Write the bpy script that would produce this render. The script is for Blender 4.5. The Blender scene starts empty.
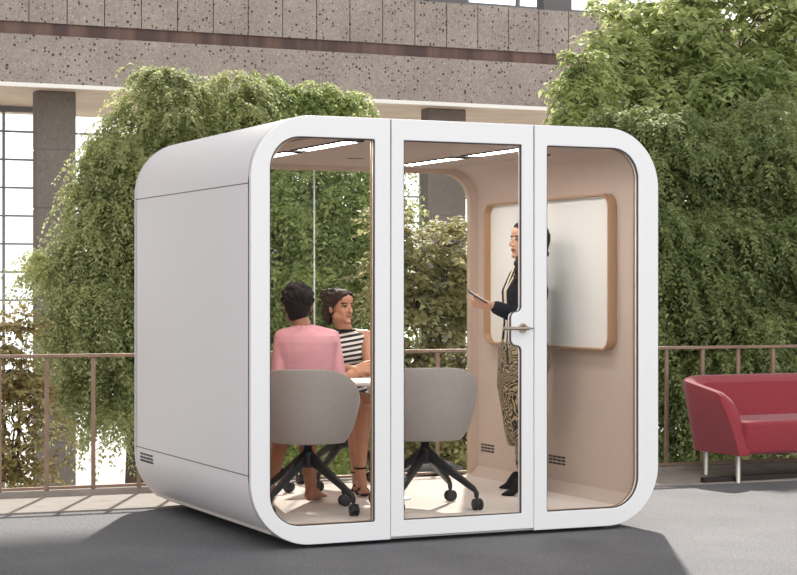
import bpy, bmesh, math, random
import numpy as np
from mathutils import Vector, Matrix, Quaternion

random.seed(7)
RNG = np.random.default_rng(11)
SC = bpy.context.scene
COL = SC.collection
PI = math.pi

# ------------------------------------------------------------------ survey
F = 1850.0; CX = 398.5; CY = 287.5; EYE = 1.35
ANG = math.radians(24.8); CA, SA = math.cos(ANG), math.sin(ANG)
OX, OZ = -0.752, 9.43
FLO = 0.115                                  # pod floor above paving

def cw(X, z, h=0.0):                         # surveyed (sideways, distance, height) -> place
    a, b = X - OX, z - OZ
    return Vector((a*CA + b*SA, -a*SA + b*CA, h))

def K(px, py, z):
    return cw((px-CX)/F*z, z, EYE - (py-CY)/F*z)

def cdir(dx, dz, dh=0.0):
    return Vector((dx*CA + dz*SA, -dx*SA + dz*CA, dh)).normalized()

# ------------------------------------------------------------------ materials
MATS = {}
def new_mat(name):
    m = bpy.data.materials.new(name); m.use_nodes = True
    nt = m.node_tree; b = nt.nodes['Principled BSDF']
    MATS[name] = m
    return m, nt, b

def simple(name, col, rough=0.5, metal=0.0, noise=0.0, nscale=20, bump=0.0, bscale=80, coat=0.0, sheen=0.0, spec=None):
    m, nt, b = new_mat(name)
    b.inputs['Base Color'].default_value = (*col, 1)
    b.inputs['Roughness'].default_value = rough
    b.inputs['Metallic'].default_value = metal
    if spec is not None: b.inputs['Specular IOR Level'].default_value = spec
    b.inputs['Coat Weight'].default_value = coat
    b.inputs['Sheen Weight'].default_value = sheen
    tc = nt.nodes.new('ShaderNodeTexCoord')
    if noise > 0:
        n = nt.nodes.new('ShaderNodeTexNoise'); n.inputs['Scale'].default_value = nscale; n.inputs['Detail'].default_value = 6
        r = nt.nodes.new('ShaderNodeValToRGB')
        r.color_ramp.elements[0].position = .3; r.color_ramp.elements[1].position = .7
        r.color_ramp.elements[0].color = (*[c*(1-noise) for c in col], 1)
        r.color_ramp.elements[1].color = (*[min(1, c*(1+noise)) for c in col], 1)
        nt.links.new(tc.outputs['Object'], n.inputs['Vector']); nt.links.new(n.outputs['Fac'], r.inputs['Fac'])
        nt.links.new(r.outputs['Color'], b.inputs['Base Color'])
    if bump > 0:
        n = nt.nodes.new('ShaderNodeTexNoise'); n.inputs['Scale'].default_value = bscale; n.inputs['Detail'].default_value = 5
        bp = nt.nodes.new('ShaderNodeBump'); bp.inputs['Strength'].default_value = bump; bp.inputs['Distance'].default_value = .01
        nt.links.new(tc.outputs['Object'], n.inputs['Vector']); nt.links.new(n.outputs['Fac'], bp.inputs['Height'])
        nt.links.new(bp.outputs['Normal'], b.inputs['Normal'])
    return m

def emission(name, col, strength):
    m, nt, b = new_mat(name)
    b.inputs['Base Color'].default_value = (0, 0, 0, 1)
    b.inputs['Emission Color'].default_value = (*col, 1); b.inputs['Emission Strength'].default_value = strength
    return m

white = simple('white_lacquer', (.84, .835, .835), .38, coat=.1)
shellm = simple('white_shell', (.80, .762, .765), .45)
seamm = simple('seam_shadow_gap', (.18, .15, .15), .7)
lining = simple('beige_felt', (.55, .44, .375), .9, noise=.04, nscale=60, bump=.15, bscale=300)
ceilm = simple('ceiling_felt', (.46, .37, .325), .9, noise=.04, nscale=60)
carpet = simple('pale_carpet', (.66, .58, .53), .95, noise=.05, nscale=120, bump=.2, bscale=400)
blackm = simple('black_metal', (.018, .018, .02), .35)
blackp = simple('black_plastic', (.022, .022, .024), .5)
chrome = simple('brushed_steel', (.42, .39, .35), .25, metal=1)
brass = simple('brass_trim', (.50, .33, .20), .35, metal=.7)
brassh = simple('champagne_handle', (.42, .34, .26), .28, metal=1)
board = simple('whiteboard_enamel', (.86, .85, .82), .18, coat=.3)
fabric = simple('grey_wool', (.36, .315, .29), .95, noise=.08, nscale=90, bump=.25, bscale=350, sheen=.2)
cushm = simple('dark_grey_cushion', (.06, .06, .06), .9, noise=.2, nscale=20, bump=.3)
redm = simple('red_wool', (.275, .024, .036), .85, noise=.10, nscale=50, bump=.2, bscale=300, sheen=.25)
copper = simple('bronze_rail', (.26, .17, .12), .45, metal=.3, noise=.18, nscale=9)
darkwood = simple('dark_brown_bar', (.022, .011, .009), .5, noise=.2, nscale=12)
tabletop = simple('white_laminate', (.80, .78, .76), .4)
gasket = simple('dark_gasket', (.06, .045, .04), .6)
skin_a = simple('warm_brown_skin', (.30, .125, .07), .5, noise=.05, nscale=30)
skin_b = simple('tan_skin', (.44, .21, .125), .5, noise=.05, nscale=30)
skin_c = simple('light_skin', (.50, .27, .18), .5, noise=.05, nscale=30)
lipm = simple('lips', (.26, .075, .055), .4)
browm = simple('brow_hair', (.03, .018, .012), .8)
eyewm = simple('eye_white', (.16, .12, .10), .3)
hair1 = simple('black_brown_hair', (.014, .009, .008), .6, spec=.15, noise=.5, nscale=60, bump=.8, bscale=110)
hair2 = simple('dark_brown_hair', (.030, .016, .011), .6, spec=.15, noise=.5, nscale=60, bump=.8, bscale=110)
hair3 = simple('brown_curly_hair', (.035, .017, .011), .6, spec=.15, noise=.6, nscale=50, bump=.8, bscale=90)
pinkm = simple('pink_blazer_cloth', (.66, .31, .34), .85, noise=.05, nscale=25, bump=.12, bscale=250)
navy = simple('black_blazer_cloth', (.010, .011, .016), .85, spec=.15, bump=.15, bscale=200)
creamm = simple('cream_trim', (.66, .58, .45), .8)
blackcloth = simple('black_cloth', (.012, .012, .013), .8, spec=.2)
soil = simple('garden_soil', (.10, .085, .06), .95, noise=.4, nscale=3)
bark = simple('tree_bark', (.10, .07, .05), .9, noise=.4, nscale=12, bump=.6, bscale=30)
phonem = simple('phone_body', (.02, .02, .035), .25)
mullm = simple('dark_mullion', (.20, .20, .21), .5)
soffm = simple('timber_soffit', (.50, .38, .28), .7, noise=.12, nscale=2)
lipw = simple('white_beam_edge', (.80, .76, .71), .6)
panelg = simple('grey_metal_column', (.14, .13, .13), .6)
lightm = emission('lamp_diffuser', (1, .95, .90), 34.0)
outw = simple('pale_floor', (.62, .60, .57), .7, noise=.08, nscale=1)

def glass_mat(name='clear_glass', tint=(.99, .995, .99)):
    m, nt, b = new_mat(name)
    nt.nodes.remove(b)
    out = nt.nodes['Material Output']
    tr = nt.nodes.new('ShaderNodeBsdfTransparent'); tr.inputs['Color'].default_value = (*tint, 1)
    gl = nt.nodes.new('ShaderNodeBsdfGlossy'); gl.inputs['Roughness'].default_value = .01
    fr = nt.nodes.new('ShaderNodeFresnel'); fr.inputs['IOR'].default_value = 1.10
    mx = nt.nodes.new('ShaderNodeMixShader')
    nt.links.new(fr.outputs[0], mx.inputs[0]); nt.links.new(tr.outputs[0], mx.inputs[1]); nt.links.new(gl.outputs[0], mx.inputs[2])
    nt.links.new(mx.outputs[0], out.inputs['Surface'])
    return m
glassm = glass_mat()

def concrete(name, base, spots=True, scale=9.0, thr=.16):
    m, nt, b = new_mat(name); L = nt.links.new
    tc = nt.nodes.new('ShaderNodeTexCoord')
    n = nt.nodes.new('ShaderNodeTexNoise'); n.inputs['Scale'].default_value = 1.3; n.inputs['Detail'].default_value = 8
    L(tc.outputs['Object'], n.inputs['Vector'])
    r = nt.nodes.new('ShaderNodeValToRGB'); r.color_ramp.elements[0].position = .3; r.color_ramp.elements[1].position = .7
    r.color_ramp.elements[0].color = (*[c*.84 for c in base], 1); r.color_ramp.elements[1].color = (*[c*1.12 for c in base], 1)
    L(n.outputs['Fac'], r.inputs['Fac'])
    last = r.outputs['Color']
    n2 = nt.nodes.new('ShaderNodeTexNoise'); n2.inputs['Scale'].default_value = 22; n2.inputs['Detail'].default_value = 4
    L(tc.outputs['Object'], n2.inputs['Vector'])
    mx = nt.nodes.new('ShaderNodeMix'); mx.data_type = 'RGBA'; mx.blend_type = 'OVERLAY'; mx.inputs['Factor'].default_value = .35
    L(last, mx.inputs['A']); L(n2.outputs['Fac'], mx.inputs['B']); last = mx.outputs['Result']
    if spots:
        for sc_, th, colr in ((scale, thr, (.055, .045, .04)), (scale*1.9, .13, (.62, .58, .54)), (scale*1.6, .13, (.10, .08, .07))):
            v = nt.nodes.new('ShaderNodeTexVoronoi'); v.inputs['Scale'].default_value = sc_; v.inputs['Randomness'].default_value = 1
            L(tc.outputs['Object'], v.inputs['Vector'])
            # spot size varies from cell to cell
            sep = nt.nodes.new('ShaderNodeSeparateColor'); L(v.outputs['Color'], sep.inputs[0])
            mu = nt.nodes.new('ShaderNodeMath'); mu.operation = 'MULTIPLY'; mu.inputs[1].default_value = th*2
            pw = nt.nodes.new('ShaderNodeMath'); pw.operation = 'POWER'; pw.inputs[1].default_value = 1.7
            L(sep.outputs[0], pw.inputs[0]); L(pw.outputs[0], mu.inputs[0])
            lt = nt.nodes.new('ShaderNodeMath'); lt.operation = 'LESS_THAN'
            L(v.outputs['Distance'], lt.inputs[0]); L(mu.outputs[0], lt.inputs[1])
            m2 = nt.nodes.new('ShaderNodeMix'); m2.data_type = 'RGBA'
            L(lt.outputs[0], m2.inputs['Factor']); L(last, m2.inputs['A']); m2.inputs['B'].default_value = (*colr, 1)
            last = m2.outputs['Result']
    L(last, b.inputs['Base Color']); b.inputs['Roughness'].default_value = .85
    bp = nt.nodes.new('ShaderNodeBump'); bp.inputs['Strength'].default_value = .3; bp.inputs['Distance'].default_value = .01
    L(n2.outputs['Fac'], bp.inputs['Height']); L(bp.outputs['Normal'], b.inputs['Normal'])
    return m
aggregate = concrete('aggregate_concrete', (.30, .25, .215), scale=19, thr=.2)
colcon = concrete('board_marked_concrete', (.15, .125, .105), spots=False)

def floor_mat():
    m, nt, b = new_mat('grey_paving'); L = nt.links.new
    tc = nt.nodes.new('ShaderNodeTexCoord')
    n = nt.nodes.new('ShaderNodeTexNoise'); n.inputs['Scale'].default_value = 1.1; n.inputs['Detail'].default_value = 10; n.inputs['Roughness'].default_value = .6
    L(tc.outputs['Object'], n.inputs['Vector'])
    r = nt.nodes.new('ShaderNodeValToRGB'); r.color_ramp.elements[0].position = .3; r.color_ramp.elements[1].position = .72
    r.color_ramp.elements[0].color = (.105, .103, .110, 1); r.color_ramp.elements[1].color = (.165, .161, .166, 1)
    L(n.outputs['Fac'], r.inputs['Fac'])
    n2 = nt.nodes.new('ShaderNodeTexNoise'); n2.inputs['Scale'].default_value = 70; n2.inputs['Detail'].default_value = 5
    L(tc.outputs['Object'], n2.inputs['Vector'])
    mx = nt.nodes.new('ShaderNodeMix'); mx.data_type = 'RGBA'; mx.blend_type = 'OVERLAY'; mx.inputs['Factor'].default_value = .8
    L(r.outputs['Color'], mx.inputs['A']); L(n2.outputs['Fac'], mx.inputs['B'])
    L(mx.outputs['Result'], b.inputs['Base Color']); b.inputs['Roughness'].default_value = .75
    n3 = nt.nodes.new('ShaderNodeTexNoise'); n3.inputs['Scale'].default_value = 45; n3.inputs['Detail'].default_value = 7
    L(tc.outputs['Object'], n3.inputs['Vector'])
    bp = nt.nodes.new('ShaderNodeBump'); bp.inputs['Strength'].default_value = .9; bp.inputs['Distance'].default_value = .018
    L(n3.outputs['Fac'], bp.inputs['Height']); L(bp.outputs['Normal'], b.inputs['Normal'])
    return m
paving = floor_mat()
beigem = simple('beige_floor_edge', (.27, .235, .205), .8, noise=.12, nscale=8, bump=.3, bscale=60)

def strip_mat():
    m, nt, b = new_mat('rusty_steel_strip'); L = nt.links.new
    tc = nt.nodes.new('ShaderNodeTexCoord'); mp = nt.nodes.new('ShaderNodeMapping'); mp.inputs['Scale'].default_value = (2.2, .2, .2)
    n = nt.nodes.new('ShaderNodeTexNoise'); n.inputs['Scale'].default_value = 2; n.inputs['Detail'].default_value = 3
    L(tc.outputs['Object'], mp.inputs[0]); L(mp.outputs[0], n.inputs['Vector'])
    r = nt.nodes.new('ShaderNodeValToRGB'); r.color_ramp.elements[0].position = .4; r.color_ramp.elements[1].position = .62
    r.color_ramp.elements[0].color = (.065, .032, .026, 1); r.color_ramp.elements[1].color = (.135, .075, .056, 1)
    L(n.outputs['Fac'], r.inputs['Fac']); L(r.outputs['Color'], b.inputs['Base Color']); b.inputs['Roughness'].default_value = .6
    return m
rust = strip_mat()

def leaf_mat(name, c1, c2, c3=None):
    m, nt, b = new_mat(name); L = nt.links.new
    at = nt.nodes.new('ShaderNodeAttribute'); at.attribute_name = 'tint'
    r = nt.nodes.new('ShaderNodeValToRGB'); r.color_ramp.elements[0].color = (*c1, 1); r.color_ramp.elements[1].color = (*c2, 1)
    if c3:
        e = r.color_ramp.elements.new(.93); e.color = (*c2, 1); r.color_ramp.elements[-1].color = (*c3, 1)
    L(at.outputs['Fac'], r.inputs['Fac'])
    L(r.outputs['Color'], b.inputs['Base Color']); b.inputs['Roughness'].default_value = .55; b.inputs['Specular IOR Level'].default_value = .3
    tl = nt.nodes.new('ShaderNodeBsdfTranslucent')
    hs = nt.nodes.new('ShaderNodeHueSaturation'); hs.inputs['Value'].default_value = 1.9; hs.inputs['Saturation'].default_value = .88; hs.inputs['Hue'].default_value = .485
    L(r.outputs['Color'], hs.inputs['Color']); L(hs.outputs['Color'], tl.inputs['Color'])
    mx = nt.nodes.new('ShaderNodeMixShader'); mx.inputs[0].default_value = .52
    L(b.outputs[0], mx.inputs[1]); L(tl.outputs[0], mx.inputs[2]); L(mx.outputs[0], nt.nodes['Material Output'].inputs['Surface'])
    return m
leaf_fern = leaf_mat('feathery_leaf', (.115, .150, .065), (.52, .54, .26))
leaf_dark = leaf_mat('deep_green_leaf', (.10, .140, .058), (.36, .40, .17))
leaf_light = leaf_mat('light_green_leaf', (.13, .19, .065), (.48, .52, .22))
leaf_shrub = leaf_mat('olive_leaf', (.17, .17, .06), (.45, .42, .20))
leaf_autumn = leaf_mat('olive_and_rust_leaf', (.17, .15, .05), (.42, .36, .16), (.60, .20, .05))

def stripe_mat():
    m, nt, b = new_mat('striped_knit'); L = nt.links.new
    tc = nt.nodes.new('ShaderNodeTexCoord'); sep = nt.nodes.new('ShaderNodeSeparateXYZ'); L(tc.outputs['Object'], sep.inputs[0])
    # stripes run slightly downhill across the chest
    a = nt.nodes.new('ShaderNodeMath'); a.operation = 'MULTIPLY'; a.inputs[1].default_value = .18; L(sep.outputs['X'], a.inputs[0])
    a2 = nt.nodes.new('ShaderNodeMath'); a2.operation = 'SUBTRACT'; L(sep.outputs['Z'], a2.inputs[0]); L(a.outputs[0], a2.inputs[1])
    d = nt.nodes.new('ShaderNodeMath'); d.operation = 'MULTIPLY'; d.inputs[1].default_value = 1/.030; L(a2.outputs[0], d.inputs[0])
    f = nt.nodes.new('ShaderNodeMath'); f.operation = 'FRACT'; L(d.outputs[0], f.inputs[0])
    g = nt.nodes.new('ShaderNodeMath'); g.operation = 'GREATER_THAN'; g.inputs[1].default_value = .5; L(f.outputs[0], g.inputs[0])
    mx = nt.nodes.new('ShaderNodeMix'); mx.data_type = 'RGBA'; mx.inputs['A'].default_value = (.015, .014, .018, 1); mx.inputs['B'].default_value = (.72, .68, .64, 1)
    L(g.outputs[0], mx.inputs['Factor']); L(mx.outputs['Result'], b.inputs['Base Color']); b.inputs['Roughness'].default_value = .85
    return m
stripes = stripe_mat()

def pattern_mat():
    m, nt, b = new_mat('black_gold_leaf_brocade'); L = nt.links.new
    tc = nt.nodes.new('ShaderNodeTexCoord')
    n = nt.nodes.new('ShaderNodeTexNoise'); n.inputs['Scale'].default_value = 7; n.inputs['Detail'].default_value = 1
    L(tc.outputs['Object'], n.inputs['Vector'])
    mx0 = nt.nodes.new('ShaderNodeMix'); mx0.data_type = 'RGBA'; mx0.blend_type = 'ADD'; mx0.inputs['Factor'].default_value = .32
    L(tc.outputs['Object'], mx0.inputs['A']); L(n.outputs['Color'], mx0.inputs['B'])
    w = nt.nodes.new('ShaderNodeTexWave'); w.inputs['Scale'].default_value = 20; w.inputs['Distortion'].default_value = 9; w.inputs['Detail'].default_value = 2
    w.bands_direction = 'DIAGONAL'
    L(mx0.outputs['Result'], w.inputs['Vector'])
    g = nt.nodes.new('ShaderNodeMath'); g.operation = 'GREATER_THAN'; g.inputs[1].default_value = .62; L(w.outputs['Fac'], g.inputs[0])
    mx = nt.nodes.new('ShaderNodeMix'); mx.data_type = 'RGBA'; mx.inputs['A'].default_value = (.018, .014, .012, 1); mx.inputs['B'].default_value = (.42, .33, .19, 1)
    L(g.outputs[0], mx.inputs['Factor']); L(mx.outputs['Result'], b.inputs['Base Color']); b.inputs['Roughness'].default_value = .7
    return m
brocade = pattern_mat()

# ------------------------------------------------------------------ mesh helpers
def tagp(o, label=None, cat=None, group=None, kind=None):
    if label: o['label'] = label
    if cat: o['category'] = cat
    if group: o['group'] = group
    if kind: o['kind'] = kind
    return o

def root(name, loc, label, cat, group=None, rz=0.0):
    o = bpy.data.objects.new(name, None); COL.objects.link(o)
    o.location = loc; o.rotation_euler = (0, 0, rz); o.empty_display_size = .1
    return tagp(o, label, cat, group)

def link(name, me, mat, parent=None, world=True, smooth=False, matrix=None):
    o = bpy.data.objects.new(name, me); COL.objects.link(o)
    if mat is not None and not me.materials:
        for mm in (mat if isinstance(mat, (list, tuple)) else [mat]): me.materials.append(mm)
    if matrix is not None: o.matrix_world = matrix
    if parent is not None:
        o.parent = parent
        if world:
            q = parent; M = Matrix.Identity(4)
            while q is not None:
                M = (Matrix.LocRotScale(q.location, q.rotation_euler, None) if q.parent is None else q.matrix_parent_inverse @ Matrix.LocRotScale(q.location, q.rotation_euler, None)) .copy() @ M if False else M
                q = q.parent
            top = parent
            while top.parent is not None: top = top.parent
            if parent.parent is None:
                o.matrix_parent_inverse = Matrix.LocRotScale(top.location, top.rotation_euler, None).inverted()
            else:
                # parent part already holds world coordinates
                o.matrix_parent_inverse = (parent.matrix_basis).inverted() @ Matrix.Identity(4) if parent.matrix_basis != Matrix.Identity(4) else Matrix.Identity(4)
    if smooth:
        me.shade_smooth()
    return o

class MB:
    def __init__(s): s.v = []; s.f = []
    def add(s, vs, fs):
        n = len(s.v); s.v += [tuple(v) for v in vs]; s.f += [tuple(i+n for i in f) for f in fs]
    def box(s, a, b):
        x0, y0, z0 = a; x1, y1, z1 = b
        s.add([(x0,y0,z0),(x1,y0,z0),(x1,y1,z0),(x0,y1,z0),(x0,y0,z1),(x1,y0,z1),(x1,y1,z1),(x0,y1,z1)],
              [(0,3,2,1),(4,5,6,7),(0,1,5,4),(1,2,6,5),(2,3,7,6),(3,0,4,7)])
        return s
    def obox(s, p, q, w, h, up=Vector((0,0,1))):      # bar from p to q with section w x h
        p = Vector(p); q = Vector(q); d = (q-p).normalized(); sd = d.cross(up)
        if sd.length < 1e-4: sd = d.cross(Vector((0,1,0)))
        sd.normalize(); u = sd.cross(d).normalized()
        vs = []
        w0, w1 = w if isinstance(w, (tuple, list)) else (w, w); h0, h1 = h if isinstance(h, (tuple, list)) else (h, h)
        for e, ww, hh in ((p, w0, h0), (q, w1, h1)):
            for a, b in ((-1,-1),(1,-1),(1,1),(-1,1)): vs.append(e + sd*a*ww/2 + u*b*hh/2)
        s.add(vs, [(0,1,2,3),(7,6,5,4),(0,4,5,1),(1,5,6,2),(2,6,7,3),(3,7,4,0)])
        return s
    def tube(s, pts, rad, n=12, cap=True):
        pts = [Vector(p) for p in pts]
        rad = rad if isinstance(rad, (list, tuple)) else [rad]*len(pts)
        base = len(s.v); ref = None
        for i, p in enumerate(pts):
            d = (pts[min(i+1, len(pts)-1)] - pts[max(i-1, 0)]).normalized()
            if ref is None: ref = d.orthogonal().normalized()
            ref = (ref - d*ref.dot(d)).normalized(); o2 = d.cross(ref)
            for k in range(n):
                a = 2*PI*k/n; s.v.append(tuple(p + (ref*math.cos(a) + o2*math.sin(a))*rad[i]))
        for i in range(len(pts)-1):
            for k in range(n):
                a = base+i*n+k; b = base+i*n+(k+1) % n; s.f.append((a, b, b+n, a+n))
        if cap:
            s.f.append(tuple(base+k for k in range(n))[::-1]); s.f.append(tuple(base+(len(pts)-1)*n+k for k in range(n)))
        return s
    def lathe(s, prof, center=(0,0,0), n=32, axis='z', flat=1.0):
        base = len(s.v); c = Vector(center)
        for r, z in prof:
            for k in range(n):
                a = 2*PI*k/n
                p = Vector((r*math.cos(a), r*math.sin(a)*flat, z))
                if axis == 'x': p = Vector((z, r*math.cos(a), r*math.sin(a)))
                if axis == 'y': p = Vector((r*math.cos(a), -z, r*math.sin(a)))
                s.v.append(tuple(c+p))
        for i in range(len(prof)-1):
            for k in range(n):
                a = base+i*n+k; b = base+i*n+(k+1) % n; s.f.append((a, b, b+n, a+n))
        s.f.append(tuple(base+k for k in range(n))[::-1]); s.f.append(tuple(base+(len(prof)-1)*n+k for k in range(n)))
        return s
    def mesh(s, name='m', bevel=0):
        me = bpy.data.meshes.new(name); me.from_pydata(s.v, [], s.f); me.validate()
        bm = bmesh.new(); bm.from_mesh(me); bmesh.ops.recalc_face_normals(bm, faces=bm.faces)
        if bevel > 0:
            bmesh.ops.bevel(bm, geom=[e for e in bm.edges if len(e.link_faces) == 2 and e.calc_face_angle(0) > .6], offset=bevel, segments=3, affect='EDGES', profile=.5)
        bm.to_mesh(me); bm.free(); me.update()
        return me
    def obj(s, name, mat, parent=None, bevel=0, smooth=False, world=True):
        me = s.mesh(name, bevel)
        o = link(name, me, mat, parent, world)
        if smooth:
            me.shade_smooth()
            try: me.set_sharp_from_angle(angle=math.radians(40))
            except Exception: pass
        return o

def struct(o): o['kind'] = 'structure'; return o

def rrect(x0, y0, x1, y1, r, n=12):
    r = r if isinstance(r, (tuple, list)) else (r, r, r, r)        # bl br tr tl
    out = []
    for (cx, cy, a0, rr) in ((x0, y0, PI, r[0]), (x1, y0, 1.5*PI, r[1]), (x1, y1, 0, r[2]), (x0, y1, .5*PI, r[3])):
        if rr <= 0: out.append((cx, cy)); continue
        ccx = cx + (rr if cx == x0 else -rr); ccy = cy + (rr if cy == y0 else -rr)
        for k in range(n+1):
            a = a0 + .5*PI*k/n; out.append((ccx+rr*math.cos(a), ccy+rr*math.sin(a)))
    return out

def flat_mesh(loops, depth, bevel=0.0, name='plate'):
    cu = bpy.data.curves.new(name, 'CURVE'); cu.dimensions = '2D'; cu.fill_mode = 'BOTH'
    cu.extrude = depth/2 - bevel; cu.bevel_depth = bevel; cu.bevel_resolution = 2; cu.offset = -bevel
    for lp in loops:
        sp = cu.splines.new('POLY'); sp.points.add(len(lp)-1); sp.use_cyclic_u = True
        for i, (x, y) in enumerate(lp): sp.points[i].co = (x, y, 0, 1)
    o = bpy.data.objects.new(name, cu); COL.objects.link(o)
    dg = bpy.context.evaluated_depsgraph_get(); dg.update()
    me = bpy.data.meshes.new_from_object(o.evaluated_get(dg))
    bpy.data.objects.remove(o); bpy.data.curves.remove(cu)
    me.materials.clear()
    return me

FRONT = Matrix(((1,0,0,0),(0,0,-1,0),(0,1,0,0),(0,0,0,1)))       # plate (x,y) -> (X,Z), thickness along Y
SIDE = Matrix(((0,0,1,0),(1,0,0,0),(0,1,0,0),(0,0,0,1)))         # plate (x,y) -> (Y,Z), thickness along X
def plate(name, loops, depth, M, at, mat, parent, bevel=0.0, smooth=True):
    me = flat_mesh(loops, depth, bevel, name)
    me.transform(Matrix.Translation(at) @ M)
    if smooth:
        me.shade_smooth()
        me.set_sharp_from_angle(angle=math.radians(35))
    return link(name, me, mat, parent)

# ------------------------------------------------------------------ camera
cam = bpy.data.cameras.new('camera'); cam.sensor_width = 36; cam.lens = 36*F/797
co = bpy.data.objects.new('camera', cam); COL.objects.link(co)
cpos = cw(0, 0, EYE); co.location = cpos
fw = cdir(0, 1); co.rotation_euler = (PI/2, 0, math.atan2(-fw.x, fw.y)); cam.clip_end = 200
SC.camera = co

# ------------------------------------------------------------------ paving, kerb, lower garden
RA = cw((65-CX)/F*11.92, 11.92); RB = cw((727-CX)/F*13.68, 13.68)
RD = (RB-RA).normalized(); RN = Vector((-RD.y, RD.x, 0))          # RN points away from the camera
def rp(s, off=0.0, h=0.0): return RA + RD*s + RN*off + Vector((0,0,h))
mb = MB()
p0, p1 = rp(-12, .10), rp(14, .10); q0, q1 = rp(-12, -17), rp(14, -17)
mb.add([p0+Vector((0,0,-.35)), p1+Vector((0,0,-.35)), q1+Vector((0,0,-.35)), q0+Vector((0,0,-.35)), p0, p1, q1, q0],
       [(0,1,2,3),(7,6,5,4),(0,4,5,1),(1,5,6,2),(2,6,7,3),(3,7,4,0)])
struct(mb.obj('floor', paving))
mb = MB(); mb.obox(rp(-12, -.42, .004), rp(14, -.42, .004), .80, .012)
struct(mb.obj('trim_1', beigem))  # thin beige strip laid over the paving beside the kerb
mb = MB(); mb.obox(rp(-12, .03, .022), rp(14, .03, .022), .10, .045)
struct(mb.obj('trim_2', beigem, bevel=.004))
mb = MB(); mb.box((-30, 3.2, -3.3), (40, 60, -3.0)); struct(mb.obj('floor', outw))

# ------------------------------------------------------------------ railing
def s_of(px):
    # where the sight line meets the rail line
    d = cdir((px-CX)/F, 1); o = Vector((cpos.x, cpos.y, 0)); A = RA
    M = Matrix(((d.x, -RD.x), (d.y, -RD.y))); r = M.inverted() @ Vector((A.x-o.x, A.y-o.y)); return r[1]
rl = root('railing', rp(0), 'long bronze flat bar guard railing along the edge of the paving behind the pod', 'railing')
MB().obox(rp(-5, 0, .91), rp(8.5, 0, .91), .045, .022).obj('top_rail', copper, rl, bevel=.003)
MB().obox(rp(-5, 0, .062), rp(8.5, 0, .062), .030, .018).obj('bottom_rail', copper, rl, bevel=.002)
sA, sB = s_of(46.8), s_of(773); n = round((sB-sA)/.30); dsp = (sB-sA)/n
for i in range(-9, n+8):
    sx = sA + i*dsp
    MB().obox(rp(sx, 0, .044), rp(sx, 0, .90), .026, .020, up=RN).obj('post', copper, rl, bevel=.002)

# ------------------------------------------------------------------ building beyond
def bplane(zl): return cw(-CX/F*zl, zl)                           # start of a plane parallel to the pod front, at photo left edge
B0 = bplane(25.0); W0 = bplane(28.0)
def bh(off, zl): return EYE + off/F*zl
def bbox(P, u0, u1, d0, d1, h0, h1): return MB().box((P.x+u0, P.y+d0, h0), (P.x+u1, P.y+d1, h1))
struct(bbox(B0, -8, 26, 0, .5, bh(205, 25), bh(255, 25)).obj('wall_back', aggregate, bevel=.01))
struct(bbox(B0, -8, 26, .04, .5, bh(255, 25), bh(267.5, 25)).obj('trim_3', rust))
mb = MB()
u = .396 - .528*16
while u < 26:
    mb.box((B0.x+u+.006, B0.y, bh(267.5, 25)), (B0.x+u+.522, B0.y+.4, bh(317, 25))); u += .528
struct(mb.obj('wall_upper', aggregate, bevel=.006))
struct(bbox(B0, -8, 26, .05, .38, bh(267.5, 25), bh(316, 25)).obj('wall_behind', seamm))
struct(bbox(B0, -8, 26, -.03, .05, bh(202, 25), bh(206, 25)).obj('trim_4', lipw, bevel=.004))
struct(bbox(B0, -8, 26, .05, 4.2, bh(203, 25), bh(206.5, 25)).obj('ceiling', soffm))
struct(bbox(B0, -8, 26, .38, 4.2, bh(262, 25), bh(267, 25)).obj('floor_upper', outw))
# window walls
def winwall(name, P, h0, h1, rows, us, t=.03):
    r = root(name, (P.x, P.y, h0), None, None); r['kind'] = 'structure'
    mb = MB()
    for uu in us: mb.box((P.x+uu-t/2, P.y-.04, h0), (P.x+uu+t/2, P.y+.04, h1))
    for hh in rows: mb.box((P.x-9, P.y-.035, hh-t/2), (P.x+28, P.y+.035, hh+t/2))
    struct(mb.obj('window_frame', mullm, r))
    struct(MB().box((P.x-9, P.y-.004, h0), (P.x+28, P.y+.004, h1)).obj('window_pane', glassm, r))
    return r
us = [ -9 + .055 + i*1.0 for i in range(37)]
winwall('window_1', W0, -3.0, bh(206, 25), [bh(156.5-28.2*i, 28) for i in range(11)], us)
struct(bbox(W0, -8, .95, -.12, .0, bh(175.5, 28), bh(183, 28)).obj('trim_5', panelg))
WU = bplane(28.5)
winwall('window_2', WU, bh(262, 25), 8.5, [bh(262, 25)+1.35+1.2*i for i in range(3)], us, .05)
struct(bbox(B0, -8, 26, 3.0, 8.0, 8.5, 8.8).obj('ceiling', soffm))
struct(bbox(B0, -14, 6.2, 0, .5, 15.3, 21.5).obj('wall_upper', aggregate))  # added wall, out of view overhead, placed to shade the left paving
def column(px0, px1, h0, h1, mat, lab, zoff=.5, grp=None):
    def uof(px):
        t = (px-CX)/F; return (t*B0z - B0x)/(CA - t*SA)
    B0x, B0z = -CX/F*25 + (-SA)*zoff, 25 + CA*zoff
    a, b = uof(px0), uof(px1); w = b-a
    x0, y0 = B0.x + a, B0.y + zoff
    r = root('concrete_column', (x0+w/2, y0+w/2, h0), lab, 'column')
    if grp: r['group'] = grp
    # shaft of cast lifts with shadow joints
    step = .82; h = h1; k = 0
    mb = MB(); jb = MB()
    while h > h0:
        mb.box((x0, y0, max(h-step, h0)+.006), (x0+w, y0+.25, h-.006)); h -= step
    jb.box((x0+.012, y0+.012, h0), (x0+w-.012, y0+.24, h1))
    mb.obj('shaft', mat, r, bevel=.01); jb.obj('core', seamm, r)
    return r
ctop = bh(203, 25)
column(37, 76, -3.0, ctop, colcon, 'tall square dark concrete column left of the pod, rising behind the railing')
column(428, 466, -3.0, ctop, colcon, 'square concrete column rising behind the pod, seen through its glass door')
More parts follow.
